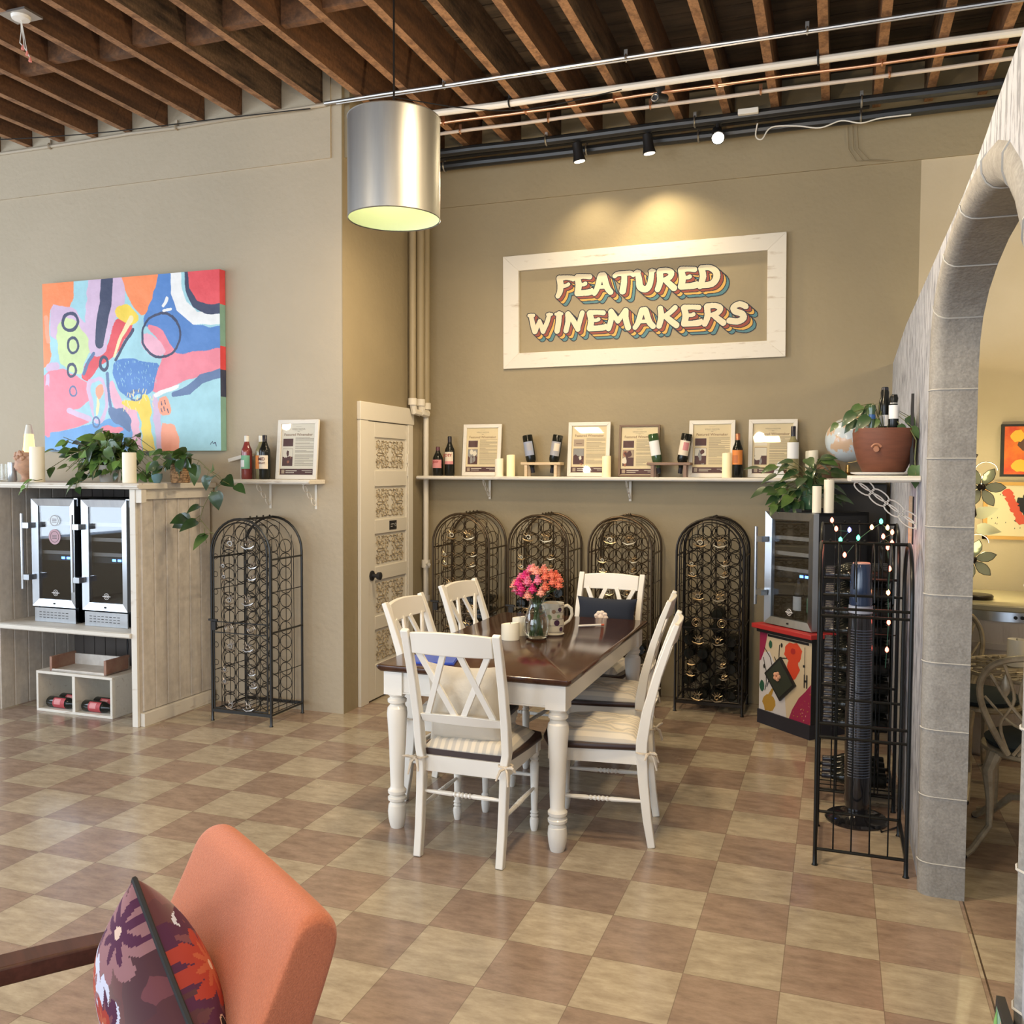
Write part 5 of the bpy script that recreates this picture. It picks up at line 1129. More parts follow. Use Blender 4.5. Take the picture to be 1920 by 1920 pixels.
t = thing('throw_pillow', 'navy lumbar pillow with a white peony on the far chair', 'pillow', (-1.33, 5.47, .762), -.05, rx=-.12)
g = G(); pillow(g, .385, .20, .09); navyf = mat('navy_fabric', (.018, .024, .040), .9); g.build('pillow_cover', navyf, t, sharp=80)
pet = mat('peony_white', (.78, .66, .58), .8); g = G()
for k in range(9):
    a = 2 * PI * k / 9; g.ball((-.02 + .030 * math.cos(a), -.038, -.025 + .030 * math.sin(a)), .020, 0, 8, 5, .8)
g.ball((-.02, -.044, -.025), .024, 0, 8, 5); g.build('peony', pet, t)

# on the table
TT = TZ + .0005
for (x, y, r, h, lab) in ((-1.59, 4.435, .048, .085, 'short wide ivory candle left of the flower vase, the nearer one'), (-1.585, 4.575, .042, .098, 'ivory candle behind the nearer one beside the vase'),):
    candle((x, y, TT), r, h, lab, 0, wob=.006)
t = thing('flower_vase', 'clear glass vase with pink and coral flowers on the table', 'vase', (-1.475, 4.52, TT))
vp = [(.050, 0), (.058, .008), (.070, .05), (.068, .095), (.048, .150), (.037, .18), (.038, .195), (.052, .222)]
g = G(); g.lathe(vp + [(.049, .222), (.035, .195), (.034, .18), (.045, .150), (.065, .095), (.067, .05), (.054, .014), (.002, .013)], (0, 0, 0), 0, 28); g.build('glass_vase', glass, t, sharp=60)
g = G(); g.lathe([(.002, .0145), (.052, .015), (.064, .05), (.062, .095), (.046, .14), (.002, .1405)], (0, 0, 0), 0, 24); g.build('water', mat('water', (.93, .97, .92), .02, trans=1., ior=1.2), t, sharp=60)
t2 = thing('flower_bouquet', 'bunch of pink, magenta and coral carnations standing in the glass vase', 'flowers', (-1.475, 4.52, TT))
rd = random.Random(5); gs = G(); cols = [mat('petal_magenta', (.78, .06, .26), .7), mat('petal_pink', (.85, .26, .38), .7), mat('petal_coral', (.86, .26, .16), .7), mat('petal_salmon', (.90, .42, .32), .7)]
heads = [(-.115, -.02, .310, 3), (-.085, -.05, .325, 0), (-.055, -.03, .36, 0), (-.06, -.07, .30, 0), (-.075, -.03, .275, 0), (-.03, -.06, .335, 1), (-.02, .0, .395, 3), (.01, -.03, .385, 3), (-.045, .02, .385, 1), (.0, -.07, .30, 0), (-.02, -.08, .265, 3), (.025, -.06, .345, 1),
         (.055, -.03, .36, 2), (.08, -.0, .37, 2), (.065, -.06, .31, 2), (.095, -.03, .335, 2), (.12, .01, .345, 2), (.125, -.02, .32, 2), (.05, -.08, .285, 3), (-.1, .03, .34, 1), (.03, .03, .39, 3), (.09, .05, .36, 2), (-.11, .0, .285, 1)]
for k, (x, y, z, c) in enumerate(heads):
    z -= .035
    a = 2 * PI * k / len(heads); gs.tube([(.03 * math.cos(a), .03 * math.sin(a), .02), (.012 * math.cos(a + 2), .012 * math.sin(a + 2), .17), (x * .5, y * .5, .24), (x, y, z - .015)], .0024, 0, 5)
    g = G(); n = 26; R_ = rd.uniform(.024, .030)
    for ring_ in range(4):
        rr = R_ * (1 - .22 * ring_); zz = z + .006 * ring_ - .006; pts = [(x, y, zz - .010)]
        outer_ = [(x + rr * (1 + .10 * ((j % 2) * 2 - 1)) * math.cos(2 * PI * j / n + ring_), y + rr * (1 + .10 * ((j % 2) * 2 - 1)) * math.sin(2 * PI * j / n + ring_), zz + .006 * ring_ + .005 * math.sin(j * 2.4 + ring_)) for j in range(n)]
        i0 = g.V(pts + outer_)
        for j in range(n): g.face((i0, i0 + 1 + j, i0 + 1 + (j + 1) % n), 0)
    g.lathe([(.006, -.022), (.012, -.012), (.019, -.004), (.014, .010), (.003, .014)], (x, y, z), 0, 9); g.build('blossom', cols[c], t2, sharp=180)
for k in range(12):
    a = rd.uniform(0, 2 * PI); heart(gs, (.02 * math.cos(a), .02 * math.sin(a), rd.uniform(.10, .22)), (math.cos(a), math.sin(a), .6), (0, 0, 1), .06, .014, 0)
gs.build('stem', mat('stem_dark', (.07, .13, .04), .5), t2)
t = thing('ceramic_mug', 'cream painted ceramic mug with a big handle behind the vase', 'mug', (-1.425, 4.66, TT), .25)
mugm = mat('mug_glaze', (.66, .60, .46), .2, coat=.5)
g = G(); g.lathe([(.056, 0), (.060, .006), (.052, .012), (.058, .05), (.055, .13), (.058, .172), (.054, .172), (.051, .13), (.054, .05), (.045, .016), (.001, .015)], (0, 0, 0), 0, 28); g.build('mug_body', mugm, t, sharp=60)
g = G(); g.tube([(.05, 0, .150), (.075, 0, .158), (.096, 0, .140), (.100, 0, .110), (.086, 0, .078), (.055, 0, .055)], [.008, .009, .009, .009, .008, .008], 0, 8); g.build('handle', mugm, t)
g = G(); rd = random.Random(2)
for k, (a, z, r, c) in enumerate(((-1.2, .07, .016, 0), (-.75, .035, .012, 0), (-1.5, .13, .011, 1), (-.9, .14, .012, 0), (-.4, .10, .010, 1), (-1.9, .10, .014, 2), (-1.05, .105, .010, 2))):
    rr = .0592; g.poly([(rr * math.cos(a + r / rr * math.cos(j * PI / 5)), rr * math.sin(a + r / rr * math.cos(j * PI / 5)), z + r * math.sin(j * PI / 5)) for j in range(10)], c)
for k in range(5): g.ring((0, 0, .02 + k * .035), .0592, .0009, 0, 'z', 24, 4, a0=-2.2 + .3 * k, a1=-.9 + .35 * k)
g.build('painted_decor', [mat('decor_plum', (.06, .02, .05), .4), mat('decor_brown', (.30, .18, .10), .4), mat('decor_green', (.25, .32, .16), .4)], t, smooth=False)
g = G(); g.box(-.11, .11, -.08, .08, 0, .006); g.box(-.105, .105, -.078, .082, .006, .010, 1); tag(g.build('folder', [mat('blue_cover', (.03, .07, .42), .35), mat('blue_cover_light', (.06, .12, .55), .35)]), 'bright blue folder lying on the near left corner of the table', 'folder').location = (-1.74, 3.80, TT)
C.objects[-1].rotation_euler = (0, 0, .25)
g = G(); g.cyl((-1.36, 4.93, TT + .006), (-1.25, 5.01, TT + .006), .006, 0, 8); g.cyl((-1.25, 5.01, TT + .006), (-1.235, 5.021, TT + .006), .006, 1, 8); tag(g.build('marker_pen', [lw_, mat('pen_red', (.5, .1, .05), .4)]), 'white pen with a reddish end lying right of the mug', 'pen')
# ================================================================== CORNER: cooler on a painted cabinet
cA = Vector((-.459, 6.128, 0)); cB = Vector((-.123, 5.808, 0)); ux = (cB - cA).normalized(); CW = (cB - cA).length
crz = math.atan2(ux.y, ux.x); cmid = (cA + cB) / 2; back = Vector((-ux.y, ux.x, 0))      # points into the corner
# painted cabinet, local x along the front, -y toward the room
t = thing('painted_cabinet', 'cream cabinet painted with red flowers and vines under the corner wine cooler', 'cabinet', tuple(cmid), crz)
hw = CW / 2 - .004; D_ = .44
crm = mat('cab_cream', (.62, .53, .38), .45); cred = mat('cab_red', (.42, .03, .03), .4); cpk = mat('cab_magenta', (.30, .02, .08), .5); cbk = mat('cab_black', (.015, .016, .018), .5); cgr = mat('cab_green', (.02, .10, .06), .5); cgd = mat('cab_ochre', (.42, .25, .04), .6); cwh = mat('cab_whitish', (.62, .62, .66), .5); cor = mat('cab_redorange', (.65, .07, .03), .45)
g = G(); g.box(-hw, hw, .0, D_, .09, .615); g.build('cabinet_body', cbk, t, bevel=.003)
g = G(); g.box(-hw - .004, hw + .004, -.012, D_, 0, .09); g.build('plinth', mat('cab_plinth', (.02, .022, .035), .5), t)
g = G(); g.box(-hw - .035, hw + .035, -.045, D_, .625, .655, 0); g.box(-hw - .015, hw + .015, -.02, D_, .60, .625, 1); g.build('cabinet_top', [cred, cbk], t, bevel=.004)
g = G(); 
def A(pts, m, k): g.poly([(-hw + a * 2 * hw, -.0012 - k * .0004, .09 + b * .525) for a, b in pts], m)
A([(0, 0), (1, 0), (1, 1), (0, 1)], 0, -1); A([(0, 0), (.55, 0), (.5, .35), (.2, .75), (0, .7)], 6, 0); A([(0, 1), (.16, 1), (.14, .9), (.10, .75), (.03, .62), (0, .6)], 2, 1)
A([(x, z) for x, z in blob(.66, .80, .17, .13, 16, .14, 1)], 7, 1); A(blob(.67, .62, .11, .13, 16, .14, 2), 7, 2); A(blob(.66, .82, .05, .04, 8, .2, 3), 1, 3)
A([(.60, 0), (1, 0), (1, .48), (.90, .38), (.78, .28), (.66, .12)], 2, 1)
for k in range(60):
    rd = random.Random(k); x, z = rd.uniform(.66, .99), rd.uniform(.01, .38)
    if z < (x - .55) * .9: a = rd.uniform(0, 6.3); dx, dz = .025 * math.cos(a), .018 * math.sin(a); A([(x, z), (x + dx, z + dz), (x + dx + .008, z + dz - .004), (x + .008, z - .006)], rd.choice((5, 1, 8)), 2)
A(blob(.20, .10, .13, .11, 14, .2, 5), 5, 2); A([(.22, .12), (.30, .30), (.26, .30), (.16, .18)], 5, 3)
A([(.16, .93), (.95, .93), (.95, .96), (.16, .96)], 3, 2); A([(.2, .97), (.48, .97), (.48, .999), (.2, .999)], 8, 3); A([(.62, .97), (.95, .97), (.95, .999), (.62, .999)], 8, 3)
A([(.84, .50), (.90, .50), (.90, .90), (.84, .90)], 0, 3); A([(.875, .50), (.885, .50), (.885, .90), (.875, .90)], 3, 4)
for (x, z, r, m_) in ((.22, .84, .035, 4), (.44, .86, .02, 3), (.47, .58, .03, 4), (.26, .53, .025, 4), (.10, .55, .02, 3), (.06, .30, .05, 4)): A(blob(x, z, r, r * 1.4, 10, .1, 1), m_, 5)
for L_ in ([(.10, .78), (.22, .68), (.28, .52)], [(.08, .66), (.14, .5), (.15, .35), (.12, .25)], [(.30, .70), (.36, .62), (.47, .57)], [(.36, .66), (.42, .70), (.55, .72)], [(.39, .70), (.40, .86)], [(.12, .48), (.20, .40), (.16, .30)]):
    for (xa, za), (xb, zb) in zip(L_, L_[1:]):
        n = Vector((za - zb, xb - xa)).normalized() * .006; A([(xa + n.x, za + n.y), (xb + n.x, zb + n.y), (xb - n.x, zb - n.y), (xa - n.x, za - n.y)], 3, 6)
for x0 in (.87, .915): A([(x0, .42), (x0 + .02, .42), (x0 + .02, .58), (x0, .58)], 3, 6)
A([(.87, .49), (.93, .49), (.93, .515), (.87, .515)], 3, 7); A([(.85, .66), (.89, .66), (.89, .69), (.85, .69)], 3, 7)
g.build('door_painting', [crm, cred, cpk, cbk, cgr, cgd, cwh, cor, mat('cab_pinkish', (.62, .33, .30), .5)], t, smooth=False)
g = G(); c_ = (-.03, .33)
for s_, y, m_ in ((.125, -.016, 0), (.108, -.0175, 1)):
    pts = [(c_[0] + s_ * 1.15 * a, c_[1] + s_ * 1.1 * b) for a, b in ((-.95, .05), (.0, 1), (.95, -.15), (.02, -1.05))]; g.prism(pts, y, -.002, m_)
g.build('tilted_plaque', [cbk, mat('plaque_green', (.03, .04, .03), .5)], t); g = G()
for k in range(5): a = 2 * PI * k / 5; g.ball((c_[0] - .015 + .018 * math.cos(a), -.021, c_[1] + .01 + .018 * math.sin(a)), .014, 0, 7, 5)
g.build('rose', mat('rose_peach', (.70, .38, .26), .6), t)
# corner cooler on it
cz = .665
g = G(); p0 = Vector((0, 0, 0))
tc_ = cooler(tuple(cmid + Vector((0, 0, .656)) + back * .012), crz, 'dark corner wine cooler on the red-topped painted cabinet', w_=.42, h_=.735, kick=False, d_=.47, group=None)
# white-labelled bottle and dark one inside
for (lx, lab, lm, zz) in ((-.03, 'dark bottle standing behind the glass of the corner cooler', lw_, .03), (.09, 'green bottle with a pale neck inside the corner cooler', lg, .03)):
    p = cmid + ux * lx + back * .14; bottle((p.x, p.y, .656 + .031), darkglass if lx < 0 else gg_, capb if lx < 0 else capw, lm, lab, rz=crz, h=.28)
# black upper housing between cooler and wall
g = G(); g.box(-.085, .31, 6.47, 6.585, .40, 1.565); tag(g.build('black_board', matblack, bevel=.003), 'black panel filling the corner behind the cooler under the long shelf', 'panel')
g = G(); q0 = cmid + ux * .215 + back * .06
# side housing
# plant, tray and candles on top of the cooler
CTp = .656 + .735 + .0005
pl = cmid + ux * (-.02) + back * .17
g = G(); g.box(-.19, .09, -.12, .12, 0, .012); g.box(-.195, .095, -.125, -.12, 0, .02); g.box(-.195, .095, .12, .125, 0, .02); g.box(-.195, -.19, -.12, .12, 0, .02); tr = g.build('tray', matblack, label='black tray under the leafy plant on the corner cooler', cat='tray', loc=(pl.x, pl.y, CTp)); tr.rotation_euler = (0, 0, crz)
t = thing('potted_plant', 'dark green leafy plant in a ribbed green pot on the corner cooler', 'plant', (pl.x + .03, pl.y + .0, CTp + .013))
pg = mat('pot_green', (.07, .16, .08), .18, coat=.6)
prof = []
for k in range(11): prof += [(.056 + .0024 * k - .001, .0 + k * .0145), (.060 + .0024 * k, .006 + k * .0145)]
g = G(); g.lathe([(.05, 0)] + prof + [(.088, .158), (.080, .158), (.07, .13)], (0, 0, 0), 0, 28); g.build('ribbed_pot', pg, t, sharp=60)
gs, gl = G(), G(); rd = random.Random(21)
for k in range(46):
    a = rd.uniform(0, 2 * PI); ex = rd.uniform(.03, .24) * (1.25 if math.cos(a) < 0 else .8); c0 = Vector((0, 0, .15)); e = Vector((math.cos(a) * ex - .03, math.sin(a) * ex * .6 - .03, .15 + rd.uniform(-.10, .13) + (.06 if ex < .12 else 0)))
    gs.tube([c0, c0.lerp(e, .5) + Vector((0, 0, .04)), e], .002, 0, 4); d = Vector((math.cos(a), math.sin(a) * .5 - .3, rd.uniform(-.6, .2))); heart(gl, e, d, Vector((0, -.5, 1)) + Vector((rd.uniform(-.4, .4), rd.uniform(-.3, .3), 0)), rd.uniform(.09, .13), rd.uniform(.055, .08), rd.choice((0, 0, 0, 1)))
for k in range(34):
    e = Vector((rd.uniform(-.21, -.06), rd.uniform(-.10, -.01), rd.uniform(.01, .13))); gs.tube([(-.03, -.02, .15), e], .0015, 0, 4); heart(gl, e, (rd.uniform(-1, .4), -.4, rd.uniform(-.6, .1)), (0, -1, .6), rd.uniform(.06, .10), .05, rd.choice((0, 0, 1)))
gs.build('stem', MATS['stem_green'], t); gl.build('foliage', [leaf_dk, leaf_m, leaf_lt], t, sharp=80)
for (dx, dy, r, h, lab) in ((.155, .075, .027, .165, 'shorter ivory candle on the corner cooler'), (.195, .035, .030, .205, 'taller ivory candle on the corner cooler, right of the shorter one')):
    p = cmid + ux * dx * 1.0 + back * (.09 if dx < .16 else .15); candle((p.x, p.y, CTp), r, h, lab)

# ================================================================== RIGHT WALL SHELF with pot, globe, boards
g = G(); g.box(.045, AX - .001, 4.20, 4.78, 1.600, 1.626); g.box(.055, AX - .001, 4.19, 4.20, 1.604, 1.620); tag(g.build('corner_shelf', oldwhite_h, bevel=.004), 'whitewashed shelf on the white textured wall carrying the terracotta pot', 'shelf')
t = thing('scroll_bracket', 'white looped iron bracket under the shelf with the terracotta pot', 'bracket', (AX - .002, 4.36, 1.60), PI / 2)
g = G(); g.box(-.009, .009, 0, .004, -.21, 0); g.box(-.009, .009, 0, .26, -.004, 0); g.build('bracket_bars', oldwhite, t); g = G()
for k in range(4):
    u = (k + .5) / 4; c = Vector((0, .25 * (1 - u), -.19 * u)); ax = Vector((0, .25, .19)).normalized(); pr = Vector((0, -ax.z, ax.y))
    for s_ in (-1, 1): g.tube([c + ax * (.042 * math.cos(2 * PI * j / 14)) + pr * (.017 * math.sin(2 * PI * j / 14) + s_ * .012) for j in range(14)], .0032, 0, 5, loop=True)
g.build('scroll', oldwhite, t)
px_, py_ = .195, 4.42
t = thing('terracotta_planter', 'wide terracotta bowl planter with a small knob on the right wall shelf', 'planter', (px_, py_, 1.641))
terra = mat('terracotta', (.165, .056, .028), .6, var=(.12, .040, .02), vs=9, vstretch=(1, 1, 6))
g = G(); g.lathe([(.085, 0), (.092, .006), (.112, .05), (.130, .12), (.134, .175), (.131, .195), (.122, .195), (.120, .17), (.05, .165)], (0, 0, 0), 0, 32); g.build('bowl', terra, t, sharp=50)
g = G(); g.tube([(-.035, -.12, .105), (-.037, -.138, .100)], [.014, .012], 0, 10); g.ring((-.036, -.128, .103), .020, .005, 0, 'y', 12, 5, a0=.3, a1=PI - .3); g.build('knob', mat('knob_clay', (.36, .17, .10), .5), t)
gs, gl = G(), G(); rd = random.Random(8)
for k, (ex, ey, ez, L_) in enumerate(((-.20, -.05, .22, .05), (-.13, -.05, .27, .085), (-.10, -.02, .30, .09), (-.07, -.06, .25, .09), (-.05, .0, .30, .08), (-.12, .02, .24, .08), (-.03, -.05, .235, .07), (.09, -.05, .24, .06), (.11, -.07, .20, .06), (.06, -.06, .21, .06), (.10, .0, .25, .06))):
    e = Vector((ex, ey, ez)); gs.tube([(0, 0, .17), (ex * .5, ey * .5, ez * .6 + .13), e], .002, 0, 5); heart(gl, e, (-.6 if ex < 0 else .4, -.3, -.7), (0, -1, .4), L_, L_ * .6, k % 2)
gs.tube([(.10, -.08, .19), (.125, -.10, .14), (.12, -.115, .06), (.125, -.12, -.01)], .0025, 0, 5); heart(gl, (.125, -.12, .03), (0, -.1, -1), (0, -1, 0), .10, .07, 0)
gs.build('stem', MATS['stem_green'], t); gl.build('foliage', [leaf_m, leaf_dk], t, sharp=80)
g = G(); g.lathe([(.10, 0), (.138, .008), (.140, .014), (.10, .010)], (px_ + .0, py_, 1.6265), 0, 32); tag(g.build('saucer', mat('plate_white', (.70, .68, .64), .3), sharp=60), 'wide white saucer under the terracotta bowl', 'saucer')
bottle((px_ + .0, py_ + .02, 1.641 + .167), darkglass, capb, lw_, 'black bottle standing in the terracotta bowl, the taller one', h=.215, r=.026, label_z=(.04, .09)); bottle((px_ + .035, py_ - .035, 1.641 + .167), darkglass, mat('capsule_labelwhite', (.75, .75, .72), .5), lw_, 'short dark bottle with a white neck label in the terracotta bowl', h=.165, r=.022, label_z=(.07, .13), capL=.05)
bottle((px_ - .055, py_ - .05, 1.641 + .167), gg_, mat('capsule_blue', (.02, .08, .25), .3), lw_, 'tiny green bottle with a white label at the left in the terracotta bowl', h=.09, r=.014, label_z=(.01, .03), capL=.02)
bds = mat('aged_board', (.42, .42, .44), .7, var=(.18, .17, .17), vs=14, vth=(.4, .6))
for k, (x, y, h, wd, lab) in enumerate(((.318, 4.52, .29, .05, 'narrow aged grey board leaning on the wall behind the terracotta bowl'), (.322, 4.62, .25, .05, 'shorter aged board leaning farther back on the right wall shelf'), (.305, 4.36, .36, .018, 'thin black-edged panel leaning nearest on the right wall shelf'))):
    g = G(); g.prism([(-wd / 2, 0), (wd / 2, 0), (wd / 2, h * .86), (0, h), (-wd / 2, h * .92)], -.006, .006, 0, 'yz'); tag(g.build('leaning_board', bds if k < 2 else matblack), lab, 'board').location = (x, y, 1.6265)
g = G(); g.prism([(-.022, 0), (.022, 0), (.026, .23), (-.02, .23)], -.012, .0, 0, 'yz'); tag(g.build('wooden_plank', lwood), 'pale wooden slat fixed on the white wall below the pot shelf', 'wood slat').location = (AX - .001, 4.66, 1.30)
g = G(); g.box(-.004, 0, -.008, .012, 0, .22); tag(g.build('dark_strip', matblack), 'thin black strip beside the pale slat on the white wall', 'strip').location = (AX - .001, 4.56, 1.31)
t = thing('desk_globe', 'pale world globe partly hidden behind the terracotta bowl', 'globe', (.065, 6.47, LS))
g = G(); g.lathe([(.07, 0), (.06, .02), (.015, .04), (.012, .09)], (0, 0, 0), 0, 18); g.ring((0, 0, .26), .155, .004, 0, 'y', 24, 5, a0=-PI / 2, a1=PI / 2); g.build('stand', mat('brass', (.5, .33, .12), .3, metal=1.), t)
g = G(); g.ball((0, 0, .255), .148, 0, 28, 18); g.build('sphere', mat('globe_map', (.55, .62, .66), .35, var=(.60, .42, .28), vs=9, vth=(.52, .56), coat=.4), t)
g = G(); g.tube([(-.16, 0, 0), (-.14, 0, .06), (-.08, 0, .09), (0, 0, .085), (.02, 0, .03)], [.012, .02, .025, .02, .012], 0, 8); g.lathe([(.03, 0), (.05, .04), (.03, .08)], (-.07, 0, 0), 0, 10, sx=1.4); tag(g.build('driftwood', mat('driftwood', (.16, .09, .05), .7)), 'dark brown curved wooden ornament below the globe', 'ornament').location = (.0, 6.43, LS)

# ================================================================== RACKS AND TOWER FAN BY THE ARCH
arched_rack('black iron wine rack turned sideways nearest the arch, foremost of the two', (.292, 4.17, 0), PI / 2, mt=mat('black_iron', (.013, .014, .014), .3, metal=.5), D=.35, door=False, H=1.335)
C_front = C.objects
fr_ = [o for o in C.objects if 'foremost of the two' in str(o.get('label', ''))][0]
# rotation PI/2 maps local +y to -x: frame spans x from .292 to -.058 and y from 3.945 to 4.395
for o in list(fr_.children):
    if o.name.startswith('bottle_rings') or o.name.startswith('side_grille'): bpy.data.objects.remove(o)
g = G()
for k, z in enumerate((1.05, .545)):
    g.cyl((-.225, 0, z), (-.225, .35, z), .006, 0, 6)
for k in range(4):
    y = .07 + k * .07
    for x in (-.225,): g.cyl((x, y, .07), (x, y, 1.10), .003, 0, 4); g.tube([(-.225 * math.cos(PI * i / 16), y, 1.11 + .225 * math.sin(PI * i / 16)) for i in range(17)], .003, 0, 4)
g.cyl((0, 0, 1.335), (0, .35, 1.335), .008, 0, 6); g.build('side_bars', MATS['black_iron'], fr_)
rk = arched_rack('black iron wine rack full of bottles behind the tower fan', (.285, 4.92, 0), PI / 2, mt=MATS['black_iron'], D=.35, door=False, H=1.38)
for k, (yy, zz) in enumerate([(y, z) for z in range(12) for y in range(4)]):
    if (zz in (1, 2)) or not inside((-1.5 + yy) * .094, .125 + zz * .092, .225, 1.155, .05): continue
    lab = 'dark bottle in the rack behind the fan, %s row up, %s to the camera' % (('first', 'second', 'third', 'fourth', 'fifth', 'sixth', 'seventh', 'eighth', 'ninth', 'tenth', 'eleventh', 'twelfth')[zz], ('nearest', 'second nearest', 'third nearest', 'farthest')[yy])
    q = dup(proto, (.255, 4.92 + (-1.5 + yy) * .094, .125 + zz * .092 - .0035), PI / 2, label=lab, group='bottles in the rack behind the fan')
t = thing('tower_fan', 'tall black tower fan on a round base between the two racks by the arch', 'fan', (.115, 4.535, 0), .3)
g = G(); g.lathe([(.14, 0), (.142, .008), (.135, .018), (.06, .028), (.045, .04)], (0, 0, 0), 0, 32); g.build('fan_base', mat('gloss_black', (.01, .01, .012), .12, coat=.6), t)
g = G(); g.lathe([(.048, .03), (.056, .10), (.060, .5), (.056, .9), (.050, 1.02)], (0, 0, 0), 0, 24); g.build('fan_body', MATS['gloss_black'], t)
g = G()
for k in range(56): g.ring((0, 0, .22 + k * .0125), .0615 - .00008 * k, .0016, 0, 'z', 12, 4, a0=-PI / 2 - 1.1, a1=-PI / 2 + .8)
g.build('fan_grille', mat('grille_blue', (.07, .09, .14), .35), t)
g = G(); g.lathe([(.050, 1.02), (.052, 1.03), (.046, 1.20), (.040, 1.215)], (0, 0, 0), 0, 24); g.build('control_head', mat('fan_navy', (.015, .03, .07), .2, coat=.5), t); g = G(); g.lathe([(.040, 1.214), (.036, 1.220), (.001, 1.221)], (0, 0, 0), 0, 20); g.build('fan_top', mat('fan_top_pink', (.45, .28, .25), .4), t)
g = G(); g.lathe([(.0535, .985), (.0535, 1.02)], (0, 0, 0), 0, 24); g.build('trim_ring', mat('fan_grey', (.30, .32, .38), .35), t); g = G(); g.tube([(.0, .12, .012), (.10, .16, .006), (.12, .05, .006), (.06, -.16, .006), (.15, -.1, .006)], .004, 0, 6); g.build('power_cord', black, t)
# string lights over the racks
t = thing('string_lights', 'string of small coloured lights draped over the racks by the arch', 'string lights', (0, 0, 0))
rd = random.Random(4); pts = [(-.02, 4.86, 1.40), (.0, 4.84, 1.36), (.06, 4.86, 1.355), (.02, 4.8, 1.31), (.04, 4.78, 1.24), (.10, 4.83, 1.32), (.16, 4.86, 1.37), (.20, 4.84, 1.40), (.23, 4.86, 1.37), (.25, 4.84, 1.35), (.21, 4.82, 1.33), (.25, 4.84, 1.30), (.23, 4.80, 1.28), (.24, 4.80, 1.18), (.235, 4.78, 1.07), (.24, 4.78, .93), (.235, 4.78, .80), (.23, 4.78, .72)]
pts = [(x, y - .185, z) for x, y, z in pts]
g = G(); g.tube(pts, .002, 0, 4); g.build('wire', cgr, t)
bc = [mat('bulb_red', (1, .2, .15), .4, emit=(1, .12, .07), es=9), mat('bulb_green', (.1, .9, .5), .4, emit=(.05, .8, .35), es=7), mat('bulb_blue', (.2, .2, 1), .4, emit=(.15, .15, 1), es=8), mat('bulb_amber', (1, .6, .3), .4, emit=(1, .35, .12), es=9)]
for k, (x, y, z) in enumerate(pts[:-1]):
    if k in (4, 13): pass
    g = G(); g.lathe([(.002, .0), (.008, .007), (.008, .017), (.002, .026)], (x, y - .008, z - .004), 0, 8); g.build('bulb', bc[(0, 0, 2, 1, 0, 1, 3, 1, 3, 0, 0, 0, 0, 0, 3, 0, 0)[k]], t)
lamp('POINT', 'string_glow', (.18, 4.60, 1.30), .5, (1, .3, .2), rad=.05)

# ================================================================== ROOM BEYOND THE ARCH
t = thing('barrel_table', 'whitewashed wine barrel with a steel hoop standing against the back wall beyond the arch', 'barrel', (.96, 6.13, 0))
prof = [(.335, 0), (.35, .02), (.395, .30), (.41, .46), (.395, .66), (.375, .83)]
g = G(); rings = []; n = 44
for r, z in prof: rings.append([((r - (.004 if j % 2 else 0)) * math.cos(2 * PI * j / n), (r - (.004 if j % 2 else 0)) * math.sin(2 * PI * j / n), z) for j in range(n)])
g.loft(rings); g.build('barrel_staves', mat('barrel_white', (.55, .49, .43), .6, var=(.35, .29, .25), vs=5, vstretch=(6, 6, .8), vth=(.5, .8)), t, sharp=25)
for z, r in ((.80, .380), (.20, .383), (.64, .402)):
    g = G(); g.lathe([(r, 0), (r - .003 if z > .5 else r + .004, .055 if z > .7 else .035)], (0, 0, z), 0, 44); g.build('hoop', steel if z > .7 else mat('hoop_white', (.5, .45, .40), .5), t)
g = G(); g.lathe([(.385, .855), (.395, .862), (.395, .885), (.388, .892), (.001, .893)], (0, 0, 0), 0, 48); g.build('barrel_top', mat('barrel_top', (.45, .40, .26), .3), t)
g = G(); g.cyl((.0, -.385, .8275), (.0, -.392, .8275), .010, 0, 8); g.cyl((.035, -.384, .8275), (.035, -.391, .8275), .010, 0, 8); g.build('rivet', matblack, t)
# flower lamp
lz = .893; lx, ly = .80, 6.02
t = thing('flower_lamp', 'table lamp with pale glass petal flowers on a dark curved stem on the barrel', 'lamp', (lx, ly, lz))
dm = mat('dark_bronze', (.03, .022, .018), .35, metal=.6); gp = mat('petal_glass', (.62, .66, .50), .3, trans=.25)
g = G(); g.lathe([(.085, 0), (.088, .02), (.080, .028), (.001, .030)], (0, 0, 0), 0, 28); g.build('lamp_base', dm, t)
g = G(); g.tube([(-.055, 0, .02), (-.055, 0, .12), (-.060, 0, .20), (-.08, 0, .28), (-.075, 0, .42), (-.02, 0, .50), (-.04, 0, .60), (-.07, 0, .68), (-.06, 0, .78), (-.02, 0, .86)], .007, 0, 8); g.tube([(-.06, 0, .16), (-.05, -.02, .20), (-.04, -.03, .225)], .005, 0, 6); g.tube([(-.06, 0, .60), (-.02, -.02, .62), (-.0, -.03, .655)], .005, 0, 6); g.build('stem', dm, t)
